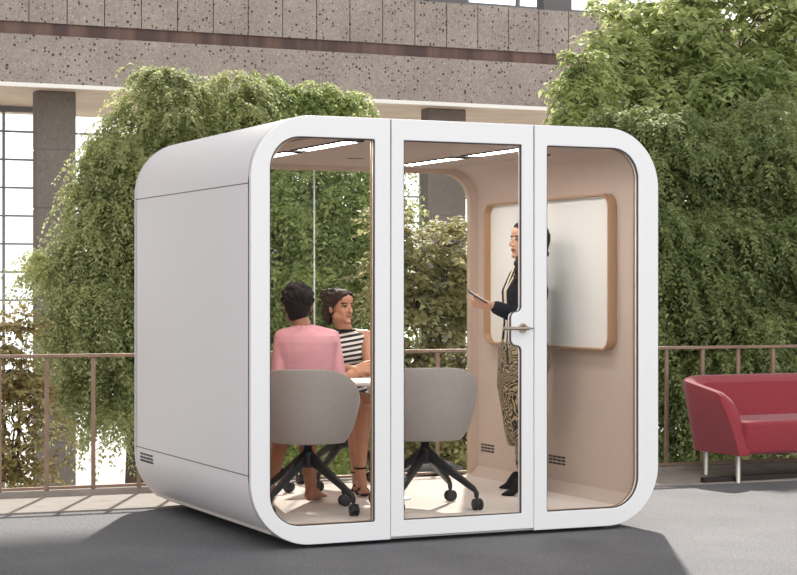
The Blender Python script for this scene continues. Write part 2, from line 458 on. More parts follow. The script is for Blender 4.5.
column(790, 826, -3.0, ctop, colcon, 'square concrete column hidden behind the trees at the far right')
column(430, 465, bh(267, 25), 8.5, panelg, 'grey upper storey column above the middle of the pod', 1.0)
column(544, 572, bh(267, 25), 8.5, panelg, 'dark grey upper storey column beside the overhanging tree branches', 1.0)
column(695, 712, bh(267, 25), 8.5, panelg, 'slim dark upper storey column seen between tree leaves', 1.0)

# ------------------------------------------------------------------ foliage
def foliage(name, blobs, nspray, mat, parent, leaf=(.055, .017), L=(.3, .6), droop=.5, nodes=12, up=.35, spread=.5, twig=False, seed=1, shell=.5, clump=14, core=.25):
    rg = np.random.default_rng(seed)
    C = np.array([[*b[0]] for b in blobs]); R = np.array([b[1] for b in blobs])
    if R.ndim == 1: R = np.stack([R, R, R], 1)
    wgt = (R.prod(1))**(2/3); wgt /= wgt.sum()
    # small clumps over the surface of each large mass
    ncl = max(4, nspray//clump)
    cb = rg.choice(len(blobs), ncl, p=wgt)
    cd = rg.normal(size=(ncl, 3)); cd[:, 2] += .15; cd /= np.linalg.norm(cd, axis=1)[:, None]
    cr = shell + (1.12-shell)*rg.random(ncl)
    CC = C[cb] + cd*R[cb]*cr[:, None]
    ctint = rg.random(ncl)
    crad = R[cb].mean(1)*.30 + .05
    ci = rg.integers(0, ncl, nspray); bi = cb[ci]
    d0 = rg.normal(size=(nspray, 3)); d0 /= np.linalg.norm(d0, axis=1)[:, None]
    p0 = CC[ci] + d0*(crad[ci]*rg.random(nspray)**.5)[:, None]*np.array([1, 1, .45])
    d0[:, 2] *= .3; d = d0*.9 + cd[ci]*np.array([.7, .7, .35]); d /= np.linalg.norm(d, axis=1)[:, None]
    fill = rg.random(nspray) < core
    q0 = rg.normal(size=(nspray, 3)); q0 /= np.linalg.norm(q0, axis=1)[:, None]
    p0[fill] = (C[bi] + q0*R[bi]*.62)[fill]
    sd = d*spread*1.6 + rg.normal(size=(nspray, 3))*.32 + np.array([0, 0, up]); sd /= np.linalg.norm(sd, axis=1)[:, None]
    Ls = rg.uniform(*L, nspray); dr = droop*rg.uniform(.6, 1.4, nspray)
    s = (np.arange(nodes)+.5)/nodes
    P = p0[:, None, :] + sd[:, None, :]*(Ls[:, None]*s)[..., None]
    P[..., 2] -= (Ls*dr)[:, None]*s[None]**2*1.3
    T = sd[:, None, :]*np.ones((1, nodes, 1)); T = T.copy(); T[..., 2] -= dr[:, None]*2.6*s[None]; T /= np.linalg.norm(T, axis=2)[..., None]
    U = np.array([0, 0, 1.0]); S = np.cross(T, U); S /= np.maximum(np.linalg.norm(S, axis=2), 1e-3)[..., None]
    allP, allD = [], []
    for sg in (-1, 1):
        D = T*.55 + S*sg*.85 + rg.normal(size=T.shape)*.28 + np.array([0, 0, -.12])
        allP.append(P + rg.normal(size=P.shape)*.006); allD.append(D/np.linalg.norm(D, axis=2)[..., None])
    P = np.concatenate(allP, 1).reshape(-1, 3); D = np.concatenate(allD, 1).reshape(-1, 3)
    N = len(P)
    nrm = rg.normal(size=(N, 3))*.45 + U; Wd = np.cross(D, nrm); Wd /= np.maximum(np.linalg.norm(Wd, axis=1), 1e-3)[:, None]
    ll = leaf[0]*rg.uniform(.65, 1.25, N); ww = leaf[1]*rg.uniform(.7, 1.25, N)
    nn = np.cross(Wd, D)
    V = np.empty((N, 4, 3))
    V[:, 0] = P; V[:, 2] = P + D*ll[:, None]
    mid = P + D*(ll*.45)[:, None] + nn*(ww*.25)[:, None]
    V[:, 1] = mid + Wd*ww[:, None]; V[:, 3] = mid - Wd*ww[:, None]
    V[:, 2, 2] -= ll*.12
    me = bpy.data.meshes.new(name)
    me.vertices.add(N*4); me.vertices.foreach_set('co', V.reshape(-1).astype(np.float32))
    me.loops.add(N*4); me.loops.foreach_set('vertex_index', np.arange(N*4, dtype=np.int32))
    me.polygons.add(N); me.polygons.foreach_set('loop_start', np.arange(N, dtype=np.int32)*4)
    at = me.attributes.new('tint', 'FLOAT', 'FACE')
    tb = ctint[ci]*.6 + rg.random(nspray)*.4
    tint = np.clip(np.repeat(tb, nodes*2).reshape(nspray, -1)*.6 + rg.random((nspray, nodes*2))*.5 - .05, 0, 1).reshape(-1)
    at.data.foreach_set('value', tint.astype(np.float32))
    me.update(calc_edges=True)
    o = link(name, me, mat, parent)
    if twig:
        mb = MB()
        for i in range(0, nspray, twig):
            a = Vector(p0[i]); t = Vector(sd[i]); pts = []
            c = Vector(C[bi[i]])
            for q in (0, .35, .7, 1.0):
                pts.append(a + t*Ls[i]*q - Vector((0, 0, Ls[i]*dr[i]*1.3*q*q)))
            pts = [a.lerp(c, .6)] + pts
            mb.tube(pts, [.006, .0045, .0035, .0025, .0015], 4, cap=False)
        mb.obj('twig', bark, parent)
    return o

def branch_net(mb, base, targets, r0):
    base = Vector(base)
    for t in targets:
        t = Vector(t); a = base; pts = [a]; n = 6
        for k in range(1, n+1):
            q = k/n; p = a.lerp(t, q); p.z += .25*math.sin(PI*q)*(t-a).length*.25
            p += Vector((random.uniform(-1,1), random.uniform(-1,1), random.uniform(-.5,.5)))*.05
            pts.append(p)
        mb.tube(pts, [r0*(1-.85*k/n) for k in range(n+1)], 7)

def tree(name, base, fork, blobs, nspray, mat, lab, cat, r=.10, nbr=10, seed=1, **kw):
    t = root(name, base, lab, cat)
    mb = MB(); b = Vector(base); f = Vector(fork)
    mb.tube([b, b.lerp(f, .35)+Vector((.05,.03,0)), b.lerp(f, .7)-Vector((.03,.04,0)), f], [r*1.35, r, r*.9, r*.75], 12)
    mb.obj('trunk', bark, t, smooth=True)
    mb = MB(); cs = [x[0] for x in blobs]; random.seed(seed)
    for c in random.sample(cs, min(nbr, len(cs))): branch_net(mb, f, [c], r*.5)
    mb.obj('branches', bark, t, smooth=True)
    foliage('foliage', blobs, nspray, mat, t, seed=seed, **kw)
    return t

def bl(px, py, z, r): return (tuple(K(px, py, z)), r)
# weeping tree left of and behind the pod
left_blobs = [bl(160,76,16.3,.12), bl(172,70,16.3,.05), bl(150,84,16.3,.12), bl(162,92,16.3,.2), bl(150,122,16.2,.30), bl(185,115,16.5,.32), bl(128,150,16.0,.24), bl(228,112,16.6,.28), bl(240,92,16.7,.16), bl(160,165,16.2,.45),
    bl(108,195,15.9,.22), bl(72,225,15.7,.18), bl(105,235,15.9,.34), bl(58,258,15.6,.15), bl(76,280,15.7,.26), bl(112,285,15.9,.38), bl(66,325,15.7,.22), bl(102,335,15.8,.34),
    bl(130,345,16,.38), bl(78,378,15.8,.24), bl(118,388,15.9,.26), bl(150,240,16.4,.5), bl(160,320,16.4,.5), bl(190,200,16.6,.6), bl(200,290,16.6,.6), bl(205,380,16.5,.5), bl(115,412,15.9,.12), bl(90,400,15.8,.15)]
tree('weeping_tree', K(120, 620, 16.5), K(150, 300, 16.5), left_blobs, 8200, leaf_fern,
     'tall weeping tree with feathery drooping leaves left of the white pod', 'tree', seed=3, leaf=(.042,.0115), L=(.15,.38), droop=1.0, nodes=15, shell=.75, clump=26)
mid_blobs = [bl(262,105,16.9,.2), bl(283,112,17,.28), bl(320,118,17.1,.22), bl(345,112,17.1,.13), bl(290,180,16.6,.5), bl(330,190,16.6,.5), bl(285,250,16.4,.55), bl(340,260,16.6,.5), bl(300,330,16.4,.55), bl(350,340,16.7,.42), bl(280,400,16.2,.45), bl(330,410,16.4,.42),
    bl(362,185,16.9,.18), bl(362,250,17,.18), bl(250,160,16.9,.5), bl(365,420,16.6,.35), bl(300,455,16.3,.35), bl(345,460,16.4,.3)]
tree('leafy_tree', K(330, 620, 16.8), K(325, 330, 16.8), mid_blobs, 5200, leaf_light,
     'bright yellow-green leafy tree directly behind the pod seen through its left glass', 'tree', seed=5, leaf=(.048,.016), L=(.2,.45), droop=.95, nodes=12, shell=.6, clump=22)
dark_r = [bl(600,205,16,.5), bl(650,190,16,.55), bl(700,215,16.2,.6), bl(755,200,16.2,.6), bl(800,220,16.4,.6), bl(640,265,15.8,.55), bl(695,280,15.9,.6), bl(750,280,16,.6), bl(800,290,16.2,.6),
    bl(670,340,15.8,.5), bl(720,350,15.8,.55), bl(775,355,15.9,.55), bl(660,405,15.7,.42), bl(700,420,15.7,.42), bl(745,430,15.8,.45), bl(790,425,15.9,.45), bl(830,380,16.2,.6), bl(610,300,16.2,.5), bl(600,400,16.2,.4),
    bl(665,150,16.3,.42), bl(720,150,16.4,.45), bl(775,150,16.4,.45), bl(625,155,16.2,.32), bl(830,170,16.8,.6), bl(680,455,15.7,.25), bl(730,465,15.8,.25), bl(780,460,15.8,.25), bl(655,445,15.7,.2)]
tree('weeping_tree', K(720, 640, 16.6), K(720, 300, 16.6), dark_r, 11000, leaf_dark,
     'dense dark green weeping tree behind the red sofa', 'tree', seed=8, leaf=(.045,.0125), L=(.18,.42), droop=1.0, nodes=15, shell=.8, clump=28)
canopy = [bl(605,80,17.5,.30), bl(640,60,17.6,.42), bl(625,25,17.6,.28), bl(690,40,17.7,.5), bl(740,55,17.7,.5), bl(790,40,17.8,.55), bl(700,95,17.4,.5), bl(760,105,17.4,.45), bl(655,110,17.3,.4), bl(715,-10,17.8,.45), bl(770,-15,17.8,.5),
    bl(610,125,17.2,.3), bl(665,0,17.8,.25), bl(830,80,17.8,.5), bl(820,-20,17.9,.5), bl(590,40,17.6,.12)]
tree('broadleaf_tree', K(700, 650, 17.8), K(715, 150, 17.8), canopy, 1650, leaf_light,
     'light green broadleaf tree with open branches at the upper right corner', 'tree', seed=13, leaf=(.085,.026), L=(.2,.5), droop=.5, nodes=8, nbr=16, spread=.6, twig=5, shell=.45, clump=12, core=.1)
sap = [bl(575,62,16.8,.10), bl(585,75,16.8,.16), bl(578,100,16.7,.16), bl(565,118,16.6,.16), bl(592,118,16.6,.2), bl(572,85,16.8,.1)]
tree('sapling', K(585, 650, 16.8), K(582, 122, 16.8), sap, 260, leaf_light,
     'slender pale green sapling rising above the top right of the pod', 'tree', r=.025, seed=21, leaf=(.07,.018), L=(.15,.35), droop=.8, nodes=9, nbr=6, twig=5, shell=.1)
shrub = [bl(410,235,15.2,.18), bl(432,250,15.2,.26), bl(455,240,15.4,.2), bl(415,280,15.1,.26), bl(448,285,15.2,.26), bl(425,325,15.1,.27), bl(455,330,15.2,.22), bl(410,370,15.1,.24), bl(445,380,15.1,.24), bl(420,420,15.1,.24), bl(455,430,15.1,.22), bl(440,460,15.1,.2), bl(405,460,15.1,.2), bl(470,300,15.3,.25), bl(475,380,15.3,.25), bl(395,300,15.1,.25), bl(395,400,15.1,.25)]
tree('shrub', K(432, 640, 15.2), K(432, 380, 15.2), shrub, 1150, leaf_shrub,
     'olive green shrub with bare twigs behind the pod, seen through the glass door', 'shrub', r=.03, seed=31, leaf=(.06,.021), L=(.2,.4), droop=.3, nodes=8, nbr=14, twig=3, shell=.3, core=.1)
aut = [bl(10,320,14.6,.2), bl(30,330,14.6,.16), bl(15,365,14.5,.22), bl(40,385,14.5,.16), bl(10,410,14.4,.26), bl(40,430,14.4,.2), bl(20,455,14.4,.24), bl(48,465,14.4,.12), bl(5,480,14.4,.2), bl(35,485,14.4,.14), bl(-25,350,14.6,.3), bl(-25,440,14.5,.3)]
tree('bush', K(10, 640, 14.6), K(12, 480, 14.6), aut, 520, leaf_autumn,
     'sparse bush with rust and olive leaves behind the railing at the far left', 'bush', r=.03, seed=41, leaf=(.052,.018), L=(.15,.30), droop=.4, nodes=8, nbr=10, twig=3, shell=.15)
low = [bl(640,455,15.2,.22), bl(690,462,15.2,.2), bl(745,462,15.2,.2), bl(795,462,15.3,.2), bl(600,440,15.2,.3)]

# ------------------------------------------------------------------ the pod
W, H, D = 2.446, 2.22, 2.05; G = .02
pod = root('meeting_pod', (W/2, D/2, G), 'large white rounded meeting pod with a glass front standing on the grey paving', 'office pod')
R0 = .33
# outer shell (deep ring) and inner lining ring
plate('shell', [rrect(0, G, W, G+H, R0, 24), rrect(.055, G+.055, W-.055, G+H-.055, R0-.055, 24)], D-.05, FRONT, (0, .025+(D-.05)/2, 0), shellm, pod, .003)
plate('wall_lining', [rrect(.056, G+.056, W-.056, G+H-.056, R0-.056, 20), rrect(.118, FLO-.03, W-.118, G+H-.105, (.02,.02,.22,.22), 20)], D-.10, FRONT, (0, .05+(D-.10)/2, 0), lining, pod)
MB().box((.119, .051, G+.06), (W-.119, D-.051, FLO)).obj('carpet', carpet, pod)
MB().box((.34, .052, G+H-.115), (W-.34, D-.052, G+H-.106)).obj('ceiling_panel', ceilm, pod)
for h in (.385, 1.885):
    MB().box((-.0012, .03, h-.0025), (.004, D-.03, h+.0025)).obj('seam', seamm, pod)
vb = MB()
def vent(x, y0, y1, h0, h1, sgn):
    o = MB()
    for r_ in range(3):
        hh = h0 + (h1-h0)*(r_+.5)/3
        for k in range(4):
            a = y0 + (y1-y0)*(k+.08)/4; b = y0 + (y1-y0)*(k+.92)/4
            o.box((x-.0015, a, hh-.006), (x+.0015, b, hh+.006))
    return o
vent(0, 1.67, 1.93, .30, .36, 1).obj('air_vent', blackp, pod)
vent(W-.118, .84, 1.05, .27, .33, 1).obj('air_vent', blackp, pod)
vent(W-.118, 1.76, 1.95, .27, .33, 1).obj('air_vent', blackp, pod)

WT, WB = 2.130, .118                         # window head and sill
TH = .045
def front_panel(name, outer, hole, parent, y=0.0):
    return plate(name, [outer, hole], TH, FRONT, (0, y+TH/2, 0), white, parent, .003)
g = .0018
# left fixed panel
holeL = rrect(.1035, WB, .694, WT, (.17, .012, .012, .17), 12)
front_panel('front_panel', rrect(0, G, .784-g, G+H, (R0, .001, .001, R0), 24), holeL, pod)
holeR = rrect(1.726, WB, 2.317, WT, (.012, .17, .17, .012), 12)
front_panel('front_panel', rrect(1.645+g, G, W, G+H, (.001, R0, R0, .001), 24), holeR, pod)
MB().box((.784-.01, .012, G+.01), (.784+.01, .035, G+H-.01)).obj('seam', blackp, pod)
MB().box((1.645-.01, .012, G+.01), (1.645+.01, .035, G+H-.01)).obj('seam', blackp, pod)
# door with its notch by the handle
def notch_hole(x0=.860, x1=1.570, xn=1.506, y0=WB, y1=WT, n0=1.035, n1=1.215, r=.022):
    pts = [(x0, y0), (x1, y0)]
    def arc(cx, cy, rr, a0, a1, n=6):
        return [(cx+rr*math.cos(math.radians(a0+(a1-a0)*k/n)), cy+rr*math.sin(math.radians(a0+(a1-a0)*k/n))) for k in range(n+1)]
    rr = (x1-xn)/2
    pts += arc(x1-rr, n0-rr, rr, 0, 90) + arc(xn+rr, n0+rr, rr, 270, 180) + arc(xn+rr, n1-rr, rr, 180, 90) + arc(x1-rr, n1+rr, rr, 270, 360)
    pts += [(x1, y1), (x0, y1)]
    return pts
holeD = notch_hole()
door = plate('door', [rrect(.784+g, G+.012, 1.645-g, G+H, .001), holeD], TH, FRONT, (0, TH/2, 0), white, pod, .003)
def shrink(loop, d):
    cx = sum(p[0] for p in loop)/len(loop)
    n = len(loop); out = []
    for i in range(n):
        a = Vector(loop[i-1]); b = Vector(loop[i]); c = Vector(loop[(i+1) % n])
        t1 = (b-a); t2 = (c-b)
        t1 = t1.normalized() if t1.length > 1e-7 else t2.normalized(); t2 = t2.normalized() if t2.length > 1e-7 else t1
        t = (t1+t2); t = t.normalized() if t.length > 1e-7 else t1
        nn = Vector((-t.y, t.x)); k = max(.5, nn.dot(Vector((-t1.y, t1.x))))
        out.append(tuple(b + nn*d/k))
    return out
for nm, hole, par in (('glass', holeL, pod), ('glass', holeR, pod), ('glass', holeD, door)):
    plate('gasket', [hole, shrink(hole, .006)], .010, FRONT, (0, .012, 0), gasket, par)
    plate('glass_pane', [shrink(hole, .004)], .008, FRONT, (0, .012, 0), glassm, par, smooth=False)
# inner wooden edge behind each pane
for hole, par in ((holeL, pod), (holeR, pod)):
    plate('inner_trim', [shrink(hole, -.004), shrink(hole, .004)], .008, FRONT, (0, .052, 0), brass, par)
# handle
hb = MB(); hh = 1.128
hb.tube([(1.575, .0, hh), (1.575, -.045, hh)], .011, 16)
hb.tube([(1.590, -.045, hh), (1.44, -.045, hh)], [.010, .009], 16)
ring = [(.016, 0), (.026, 0), (.027, .004), (.026, .008), (.016, .008)]
hb.lathe(ring + [ring[0]], (1.575, -.002, hh), 28, 'y')
hb.tube([(1.588, -.006, hh), (1.642, -.006, hh)], .004, 8)
hb.tube([(1.44, -.045, hh), (1.432, -.045, hh)], .011, 16)
hb.obj('handle', brassh, door, smooth=True)
# rear frame and glass
bo = rrect(.10, .10, W-.165, G+H-.136, (.03,.03,.20,.20), 16)
plate('rear_frame', [rrect(0, G, W, G+H, R0, 24), bo], .045, FRONT, (0, D-.0225, 0), shellm, pod, .003)
plate('rear_trim', [bo, shrink(bo, .009)], .05, FRONT, (0, D-.03, 0), simple('pale_wood_edge', (.55, .42, .31), .6), pod)
plate('rear_reveal', [rrect(.10, .09, W-.10, G+H-.09, .05, 4), bo], .006, FRONT, (0, D-.053, 0), lining, pod)
MB().box((.105, D-.026, .105), (1.172, D-.018, G+H-.139)).obj('rear_glass', glassm, pod)
MB().box((1.178, D-.026, .105), (W-.170, D-.018, G+H-.139)).obj('rear_glass', glassm, pod)
MB().box((1.1725, D-.030, .105), (1.1775, D-.014, G+H-.139)).obj('glass_joint', simple('clear_silicone', (.75,.75,.72), .4), pod)
# ceiling lamps: two rows of two slim recessed strips
for (x, y0, y1) in ((.60, .10, .80), (.60, .98, 1.72), (1.67, .10, .80), (1.67, .98, 1.72)):
    lf = MB(); zc = G+H-.115
    fr = plate('lamp_frame', [rrect(x-.056, y0-.06, x+.056, y1+.06, .02, 5), rrect(x-.048, y0, x+.048, y1, .004, 2)], .010, Matrix.Identity(4), (0, 0, zc-.003), blackp, pod)
    MB().box((x-.048, y0, zc-.004), (x+.048, y1, zc-.001)).obj('lamp_diffuser', lightm, fr)
for x, y in ((1.35, 1.25), (2.02, .55)):
    MB().lathe([(.001,-.008),(.030,-.008),(.036,-.004),(.036,.0)], (x, y, G+H-.115), 24).obj('ceiling_disc', ceilm if y > 1 else blackp, pod, smooth=True)
MB().box((1.10, 1.30, G+H-.118), (1.20, 1.32, G+H-.114)).obj('ceiling_slot', blackp, pod)
# levelling feet
for x in (.45, W-.45):
    for y in (.35, D-.35):
        MB().lathe([(.03, 0), (.03, G+.001)], (x, y, 0), 16).obj('foot', blackp, pod)

# ------------------------------------------------------------------ whiteboard on the right wall
wx = W-.118
wb = root('whiteboard', (wx, .955, .98), 'white rounded board in a bronze frame on the beige inner wall', 'whiteboard')
wl = rrect(.25, .985, 1.80, 1.893, .085, 10); wi = shrink(wl, .012)
plate('frame', [wl, wi], .060, SIDE, (wx-.030, 0, 0), simple('oiled_oak_frame', (.42, .25, .14), .4), wb, .002)
plate('board', [shrink(wl, .008)], .012, SIDE, (wx-.008, 0, 0), board, wb)

# ------------------------------------------------------------------ chairs
def sstep(a, b, x):
    t = max(0, min(1, (x-a)/(b-a))); return t*t*(3-2*t)
def chair_shell_mesh():
    NA, prof = 72, []
    v, f = [], []
    NT = 16
    for i in range(NT+1):
        t = i/NT
        for k in range(NA):
            a = 2*PI*k/NA                    # 0 = back (-y local), PI = front
            c = .5+.5*math.cos(a)            # 1 back, 0 front
            rim = .455 + .340*sstep(.0, 1.0, c)
            R = .285
            if t < .5:
                q = t/.5; r = .200*q; z = .385 + .010*q*q
            else:
                q = (t-.5)/.5
                z = .395 + (rim-.395)*(q**1.25)
                z_ = (z-.395)/.40
                r = .200 + .078*(1-(1-min(1, z_*1.05+.0))**2.3) if z_ > 0 else .200
                r += .012*min(1, q*3)
            sx, sy = 1.0, .96
            if c < .5: sy = .90
            x = r*math.sin(a)*sx; y = -r*math.cos(a)*sy
            # squarer seat plan
            v.append((x, y, z))
    for i in range(NT):
        for k in range(NA):
            a = i*NA+k; b = i*NA+(k+1) % NA; f.append((a, b, b+NA, a+NA))
    me = bpy.data.meshes.new('shell'); me.from_pydata(v, [], f)
    bm = bmesh.new(); bm.from_mesh(me); bmesh.ops.remove_doubles(bm, verts=bm.verts, dist=.0005)
    bmesh.ops.recalc_face_normals(bm, faces=bm.faces)
    bm.to_mesh(me); bm.free()
    o = bpy.data.objects.new('tmp', me); COL.objects.link(o)
    m = o.modifiers.new('s', 'SOLIDIFY'); m.thickness = .022; m.offset = 0; m.use_even_offset = True
    m = o.modifiers.new('b', 'BEVEL'); m.width = .008; m.segments = 3; m.limit_method = 'ANGLE'
    dg = bpy.context.evaluated_depsgraph_get(); dg.update()
    out = bpy.data.meshes.new_from_object(o.evaluated_get(dg)); bpy.data.objects.remove(o)
    out.shade_smooth(); return out

CG = 'grey swivel chairs inside the meeting pod'
def make_chair():
    r = root('swivel_chair', (0,0,0), 'x', 'chair', CG)
    link('shell', chair_shell_mesh(), fabric, r, world=False)
    MB().lathe([(.001,.405),(.17,.405),(.195,.415),(.20,.432),(.185,.446),(.001,.452)], (0,.01,0), 36).obj('seat_cushion', fabric, r, smooth=True, world=False)
    MB().lathe([(.001,.372),(.085,.372),(.10,.378),(.10,.384),(.001,.386)], (0,0,0), 24).obj('seat_plate', blackm, r, world=False)
    MB().lathe([(.001,.245),(.028,.245),(.034,.255),(.036,.33),(.026,.34),(.022,.375),(.001,.376)], (0,0,0), 24).obj('column', blackm, r, smooth=True, world=False)
    for k in range(4):
        a = PI/2*k + PI/4; d = Vector((math.cos(a), math.sin(a), 0)); s = Vector((-d.y, d.x, 0))
        mb = MB()
        # tapering blade leg, bending down to the castor
        pts = [(.018, .300, .034, .062), (.12, .235, .032, .044), (.25, .150, .027, .032), (.300, .118, .024, .028), (.318, .098, .022, .026), (.320, .070, .020, .022)]
        ring = []
        for (rr, h, w, th) in pts:
            for (p, q) in ((-1,-1),(1,-1),(1,1),(-1,1)):
                tilt = .55
                off = d*(tilt*q*th/2*(1 if rr < .31 else 1.6)) + Vector((0,0,q*th/2*(.85 if rr < .31 else 0)))
                ring.append(d*rr + Vector((0,0,h)) + s*p*w/2 + off)
        fs = []
        for i in range(len(pts)-1):
            for k2 in range(4):
                a_ = i*4+k2; b_ = i*4+(k2+1) % 4; fs.append((a_, b_, b_+4, a_+4))
        fs += [(3,2,1,0), tuple((len(pts)-1)*4+j for j in range(4))]
        mb.add(ring, fs)
        leg = mb.obj('leg', blackm, r, bevel=.003, smooth=True, world=False)
        c = d*.325 + Vector((0,0,.033))
        cm = MB(); ax = (s*.85 + d*.5).normalized()
        cm.tube([d*.320+Vector((0,0,.075)), d*.322+Vector((0,0,.045))], .009, 10)
        cm.tube([c-ax*.006, c+ax*.006], .026, 20)
        ca = cm.obj('castor', blackp, leg, smooth=True, world=False)
        for sg in (-1, 1):
            MB().tube([c+ax*sg*.008, c+ax*sg*.011, c+ax*sg*.020, c+ax*sg*.023], [.030, .0325, .0325, .027], 24).obj('castor_wheel', blackp, leg, smooth=True, world=False)
    return r
def kids(o): return [c for c in bpy.data.objects if c.parent is o]
def copy_tree(o, parent=None):
    c = o.copy(); COL.objects.link(c); c.parent = parent
    for ch in kids(o): copy_tree(ch, c)
    return c
ch0 = make_chair()
def at_pod(X, z): p = cw(X, z); p.z = FLO; return p
def aim(dx, dz): d = cdir(dx, dz); return math.atan2(-d.x, d.y)
chairs = [(-.50, 10.19, aim(.10, 1), math.atan2(-.21,.28), 'grey upholstered swivel chair under the person in pink, nearest the left glass'),
          (.150, 10.41, aim(-.10, 1), math.atan2(.29,.152), 'empty grey upholstered swivel chair directly behind the glass door'),
          (-.33, 11.47, aim(.1, -1), math.atan2(-.29,-.16), 'grey swivel chair under the person in the striped top'),
          (-.97, 11.05, aim(.8, -.3), .3, 'grey swivel chair almost hidden behind the left edge of the pod')]
for i, (X, z, rz, legang, lab) in enumerate(chairs):
    c = ch0 if i == 0 else copy_tree(ch0)
    c.location = at_pod(X, z); c.rotation_euler = (0, 0, rz); c['label'] = lab
    # turn the star base on its column
    la = cdir(math.cos(legang), math.sin(legang)); want = math.atan2(la.y, la.x) - PI/4 - rz
    for ch in kids(c):
        if ch.name.startswith('leg'): ch.rotation_euler = (0, 0, want)

# ------------------------------------------------------------------ table
tp = at_pod(-.055, 10.82)
tb = root('round_table', tp, 'small white round table between the two seated people', 'table')
MB().lathe([(.001,.672),(.335,.672),(.348,.678),(.35,.69),(.345,.698),(.001,.70)], tp, 64).obj('table_top', tabletop, tb, smooth=True)
MB().lathe([(.001,.660),(.12,.660),(.12,.672),(.001,.672)], tp, 32).obj('mounting_plate', blackm, tb)
MB().lathe([(.022,.016),(.022,.662)], tp, 24).obj('pedestal', white, tb, smooth=True)
MB().lathe([(.001,.0),(.125,.0),(.13,.008),(.09,.014),(.001,.018)], tp, 40).obj('base_plate', white, tb, smooth=True)

# dark floor cushion behind the pod
cp = K(432, 462, 13.05); cp.z = .0
cq = root('floor_cushion', cp, 'dark grey round floor cushion lying behind the pod, seen through the glass door', 'cushion')
MB().lathe([(.001,.0),(.20,.0),(.225,.02),(.235,.05),(.21,.085),(.12,.125),(.001,.14)], cp, 36).obj('cushion_body', cushm, cq, smooth=True)
MB().lathe([(.228,.045),(.240,.048),(.240,.055),(.228,.058)], cp, 36).obj('piping', blackcloth, cq)

# ------------------------------------------------------------------ sofa
sp = cw((738-CX)/F*12.77, 12.77)                      # front left leg
sx0, sy0 = sp.x-.06, sp.y-.06                          # outer front left corner at the bottom
SW, SD = 1.72, .70
so = root('red_sofa', (sx0+SW/2, sy0+SD/2, 0), 'red fabric two-seat sofa with curved arms by the railing', 'sofa')
def sofa_shell():
    # plan path of the shell's outer face, from the left arm tip round the back to the right arm tip
    r = .20; path = []
    n = 10
    n = 20
    for k in range(n+1): path.append((0, (SD-r)*(k/n)**1.6, 0))
    for k in range(1, 9):
        a = PI - .5*PI*k/8; path.append((r+r*math.cos(a), SD-r+r*math.sin(a), k/8))
    for k in range(1, 15): path.append((r+(SW-2*r)*k/15, SD, 1))
    for k in range(0, 9):
        a = .5*PI - .5*PI*k/8; path.append((SW-r+r*math.cos(a), SD-r+r*math.sin(a), 1-k/8))
    for k in range(1, n+1): path.append((SW, (SD-r)*(1-k/n)**1.6, 0))
    N = len(path); v = []; f = []
    rows = 12
    prof_pts = None
    for i, (x, y, b) in enumerate(path):
        # outward normal
        x0, y0, _ = path[max(i-1, 0)]; x1, y1, _ = path[min(i+1, N-1)]
        t = Vector((x1-x0, y1-y0)).normalized(); nn = Vector((-t.y, t.x))
        fy = y/SD                                  # 0 front, 1 back
        top = .30 + .43*sstep(-.50, .92, fy)**.8 if fy < 1 else .73
        top = .225 + .37*(1-(1-min(1, fy/.30))**2.4) + .12*fy
        th = .085 + .02*b
        bot = .19
        fl = .085*(top-.19)/.50                     # outward flare at the top
        sec = []
        def P_(o, h): return (x + nn.x*o, y + nn.y*o, h)
        hh = top-bot
        for q in (0, .25, .5, .75, .92): sec.append(P_(-.03 + fl*q, bot + hh*q))
        sec.append(P_(-.03+fl*.97-.012, bot+hh*.985)); sec.append(P_(-.03+fl-.04, top)); sec.append(P_(-.03+fl-th+.015, top-.008))
        for q in (.9, .7, .45, .2, 0): sec.append(P_(-.03 + fl*q*.6 - th - .0, bot + hh*q))
        v += sec; m = len(sec)
    for i in range(N-1):
        for k in range(m):
            a = i*m+k; b_ = i*m+(k+1) % m; f.append((a, b_, b_+m, a+m))
    f.append(tuple(range(m))[::-1]); f.append(tuple((N-1)*m+k for k in range(m)))
    # lean the arm tips: top of the arm starts further back than its foot
    out = []
    for (x, y, z) in v:
        k = max(0, 1-y/.32); q = (z-.19)/.31
        out.append((x + sx0, y + sy0, z))
    mb = MB(); mb.add(out, f); return mb
shl = sofa_shell().obj('sofa_shell', redm, so, smooth=True)
md = shl.modifiers.new('b', 'BEVEL'); md.width = .012; md.segments = 3; md.limit_method = 'ANGLE'; md.angle_limit = math.radians(50)
def rbox(a, b, bev, name, mat, parent):
    return MB().box(a, b).obj(name, mat, parent, bevel=bev, smooth=True)
rbox((sx0+.085, sy0+.00, .195), (sx0+SW-.085, sy0+SD-.10, .425), .03, 'seat', redm, so)
for (x, y) in ((.06+.0, .06), (.135, SD-.14), (SW-.10, .06), (SW-.10, SD-.14)):
    MB().lathe([(.021, 0), (.021, .004), (.020, .006), (.020, .20)], (sx0+x, sy0+y, 0.0), 20).obj('leg', chrome, so, smooth=True)
fbp = Vector((sx0+.06-.26, sy0+.085, 0))
o = MB().box((fbp.x, fbp.y, 0), (fbp.x+3.2, fbp.y+.05, .045)).obj('floor_bar', darkwood, bevel=.003)
tagp(o, 'long low dark brown bar lying on the paving beneath the red sofa', 'bar')

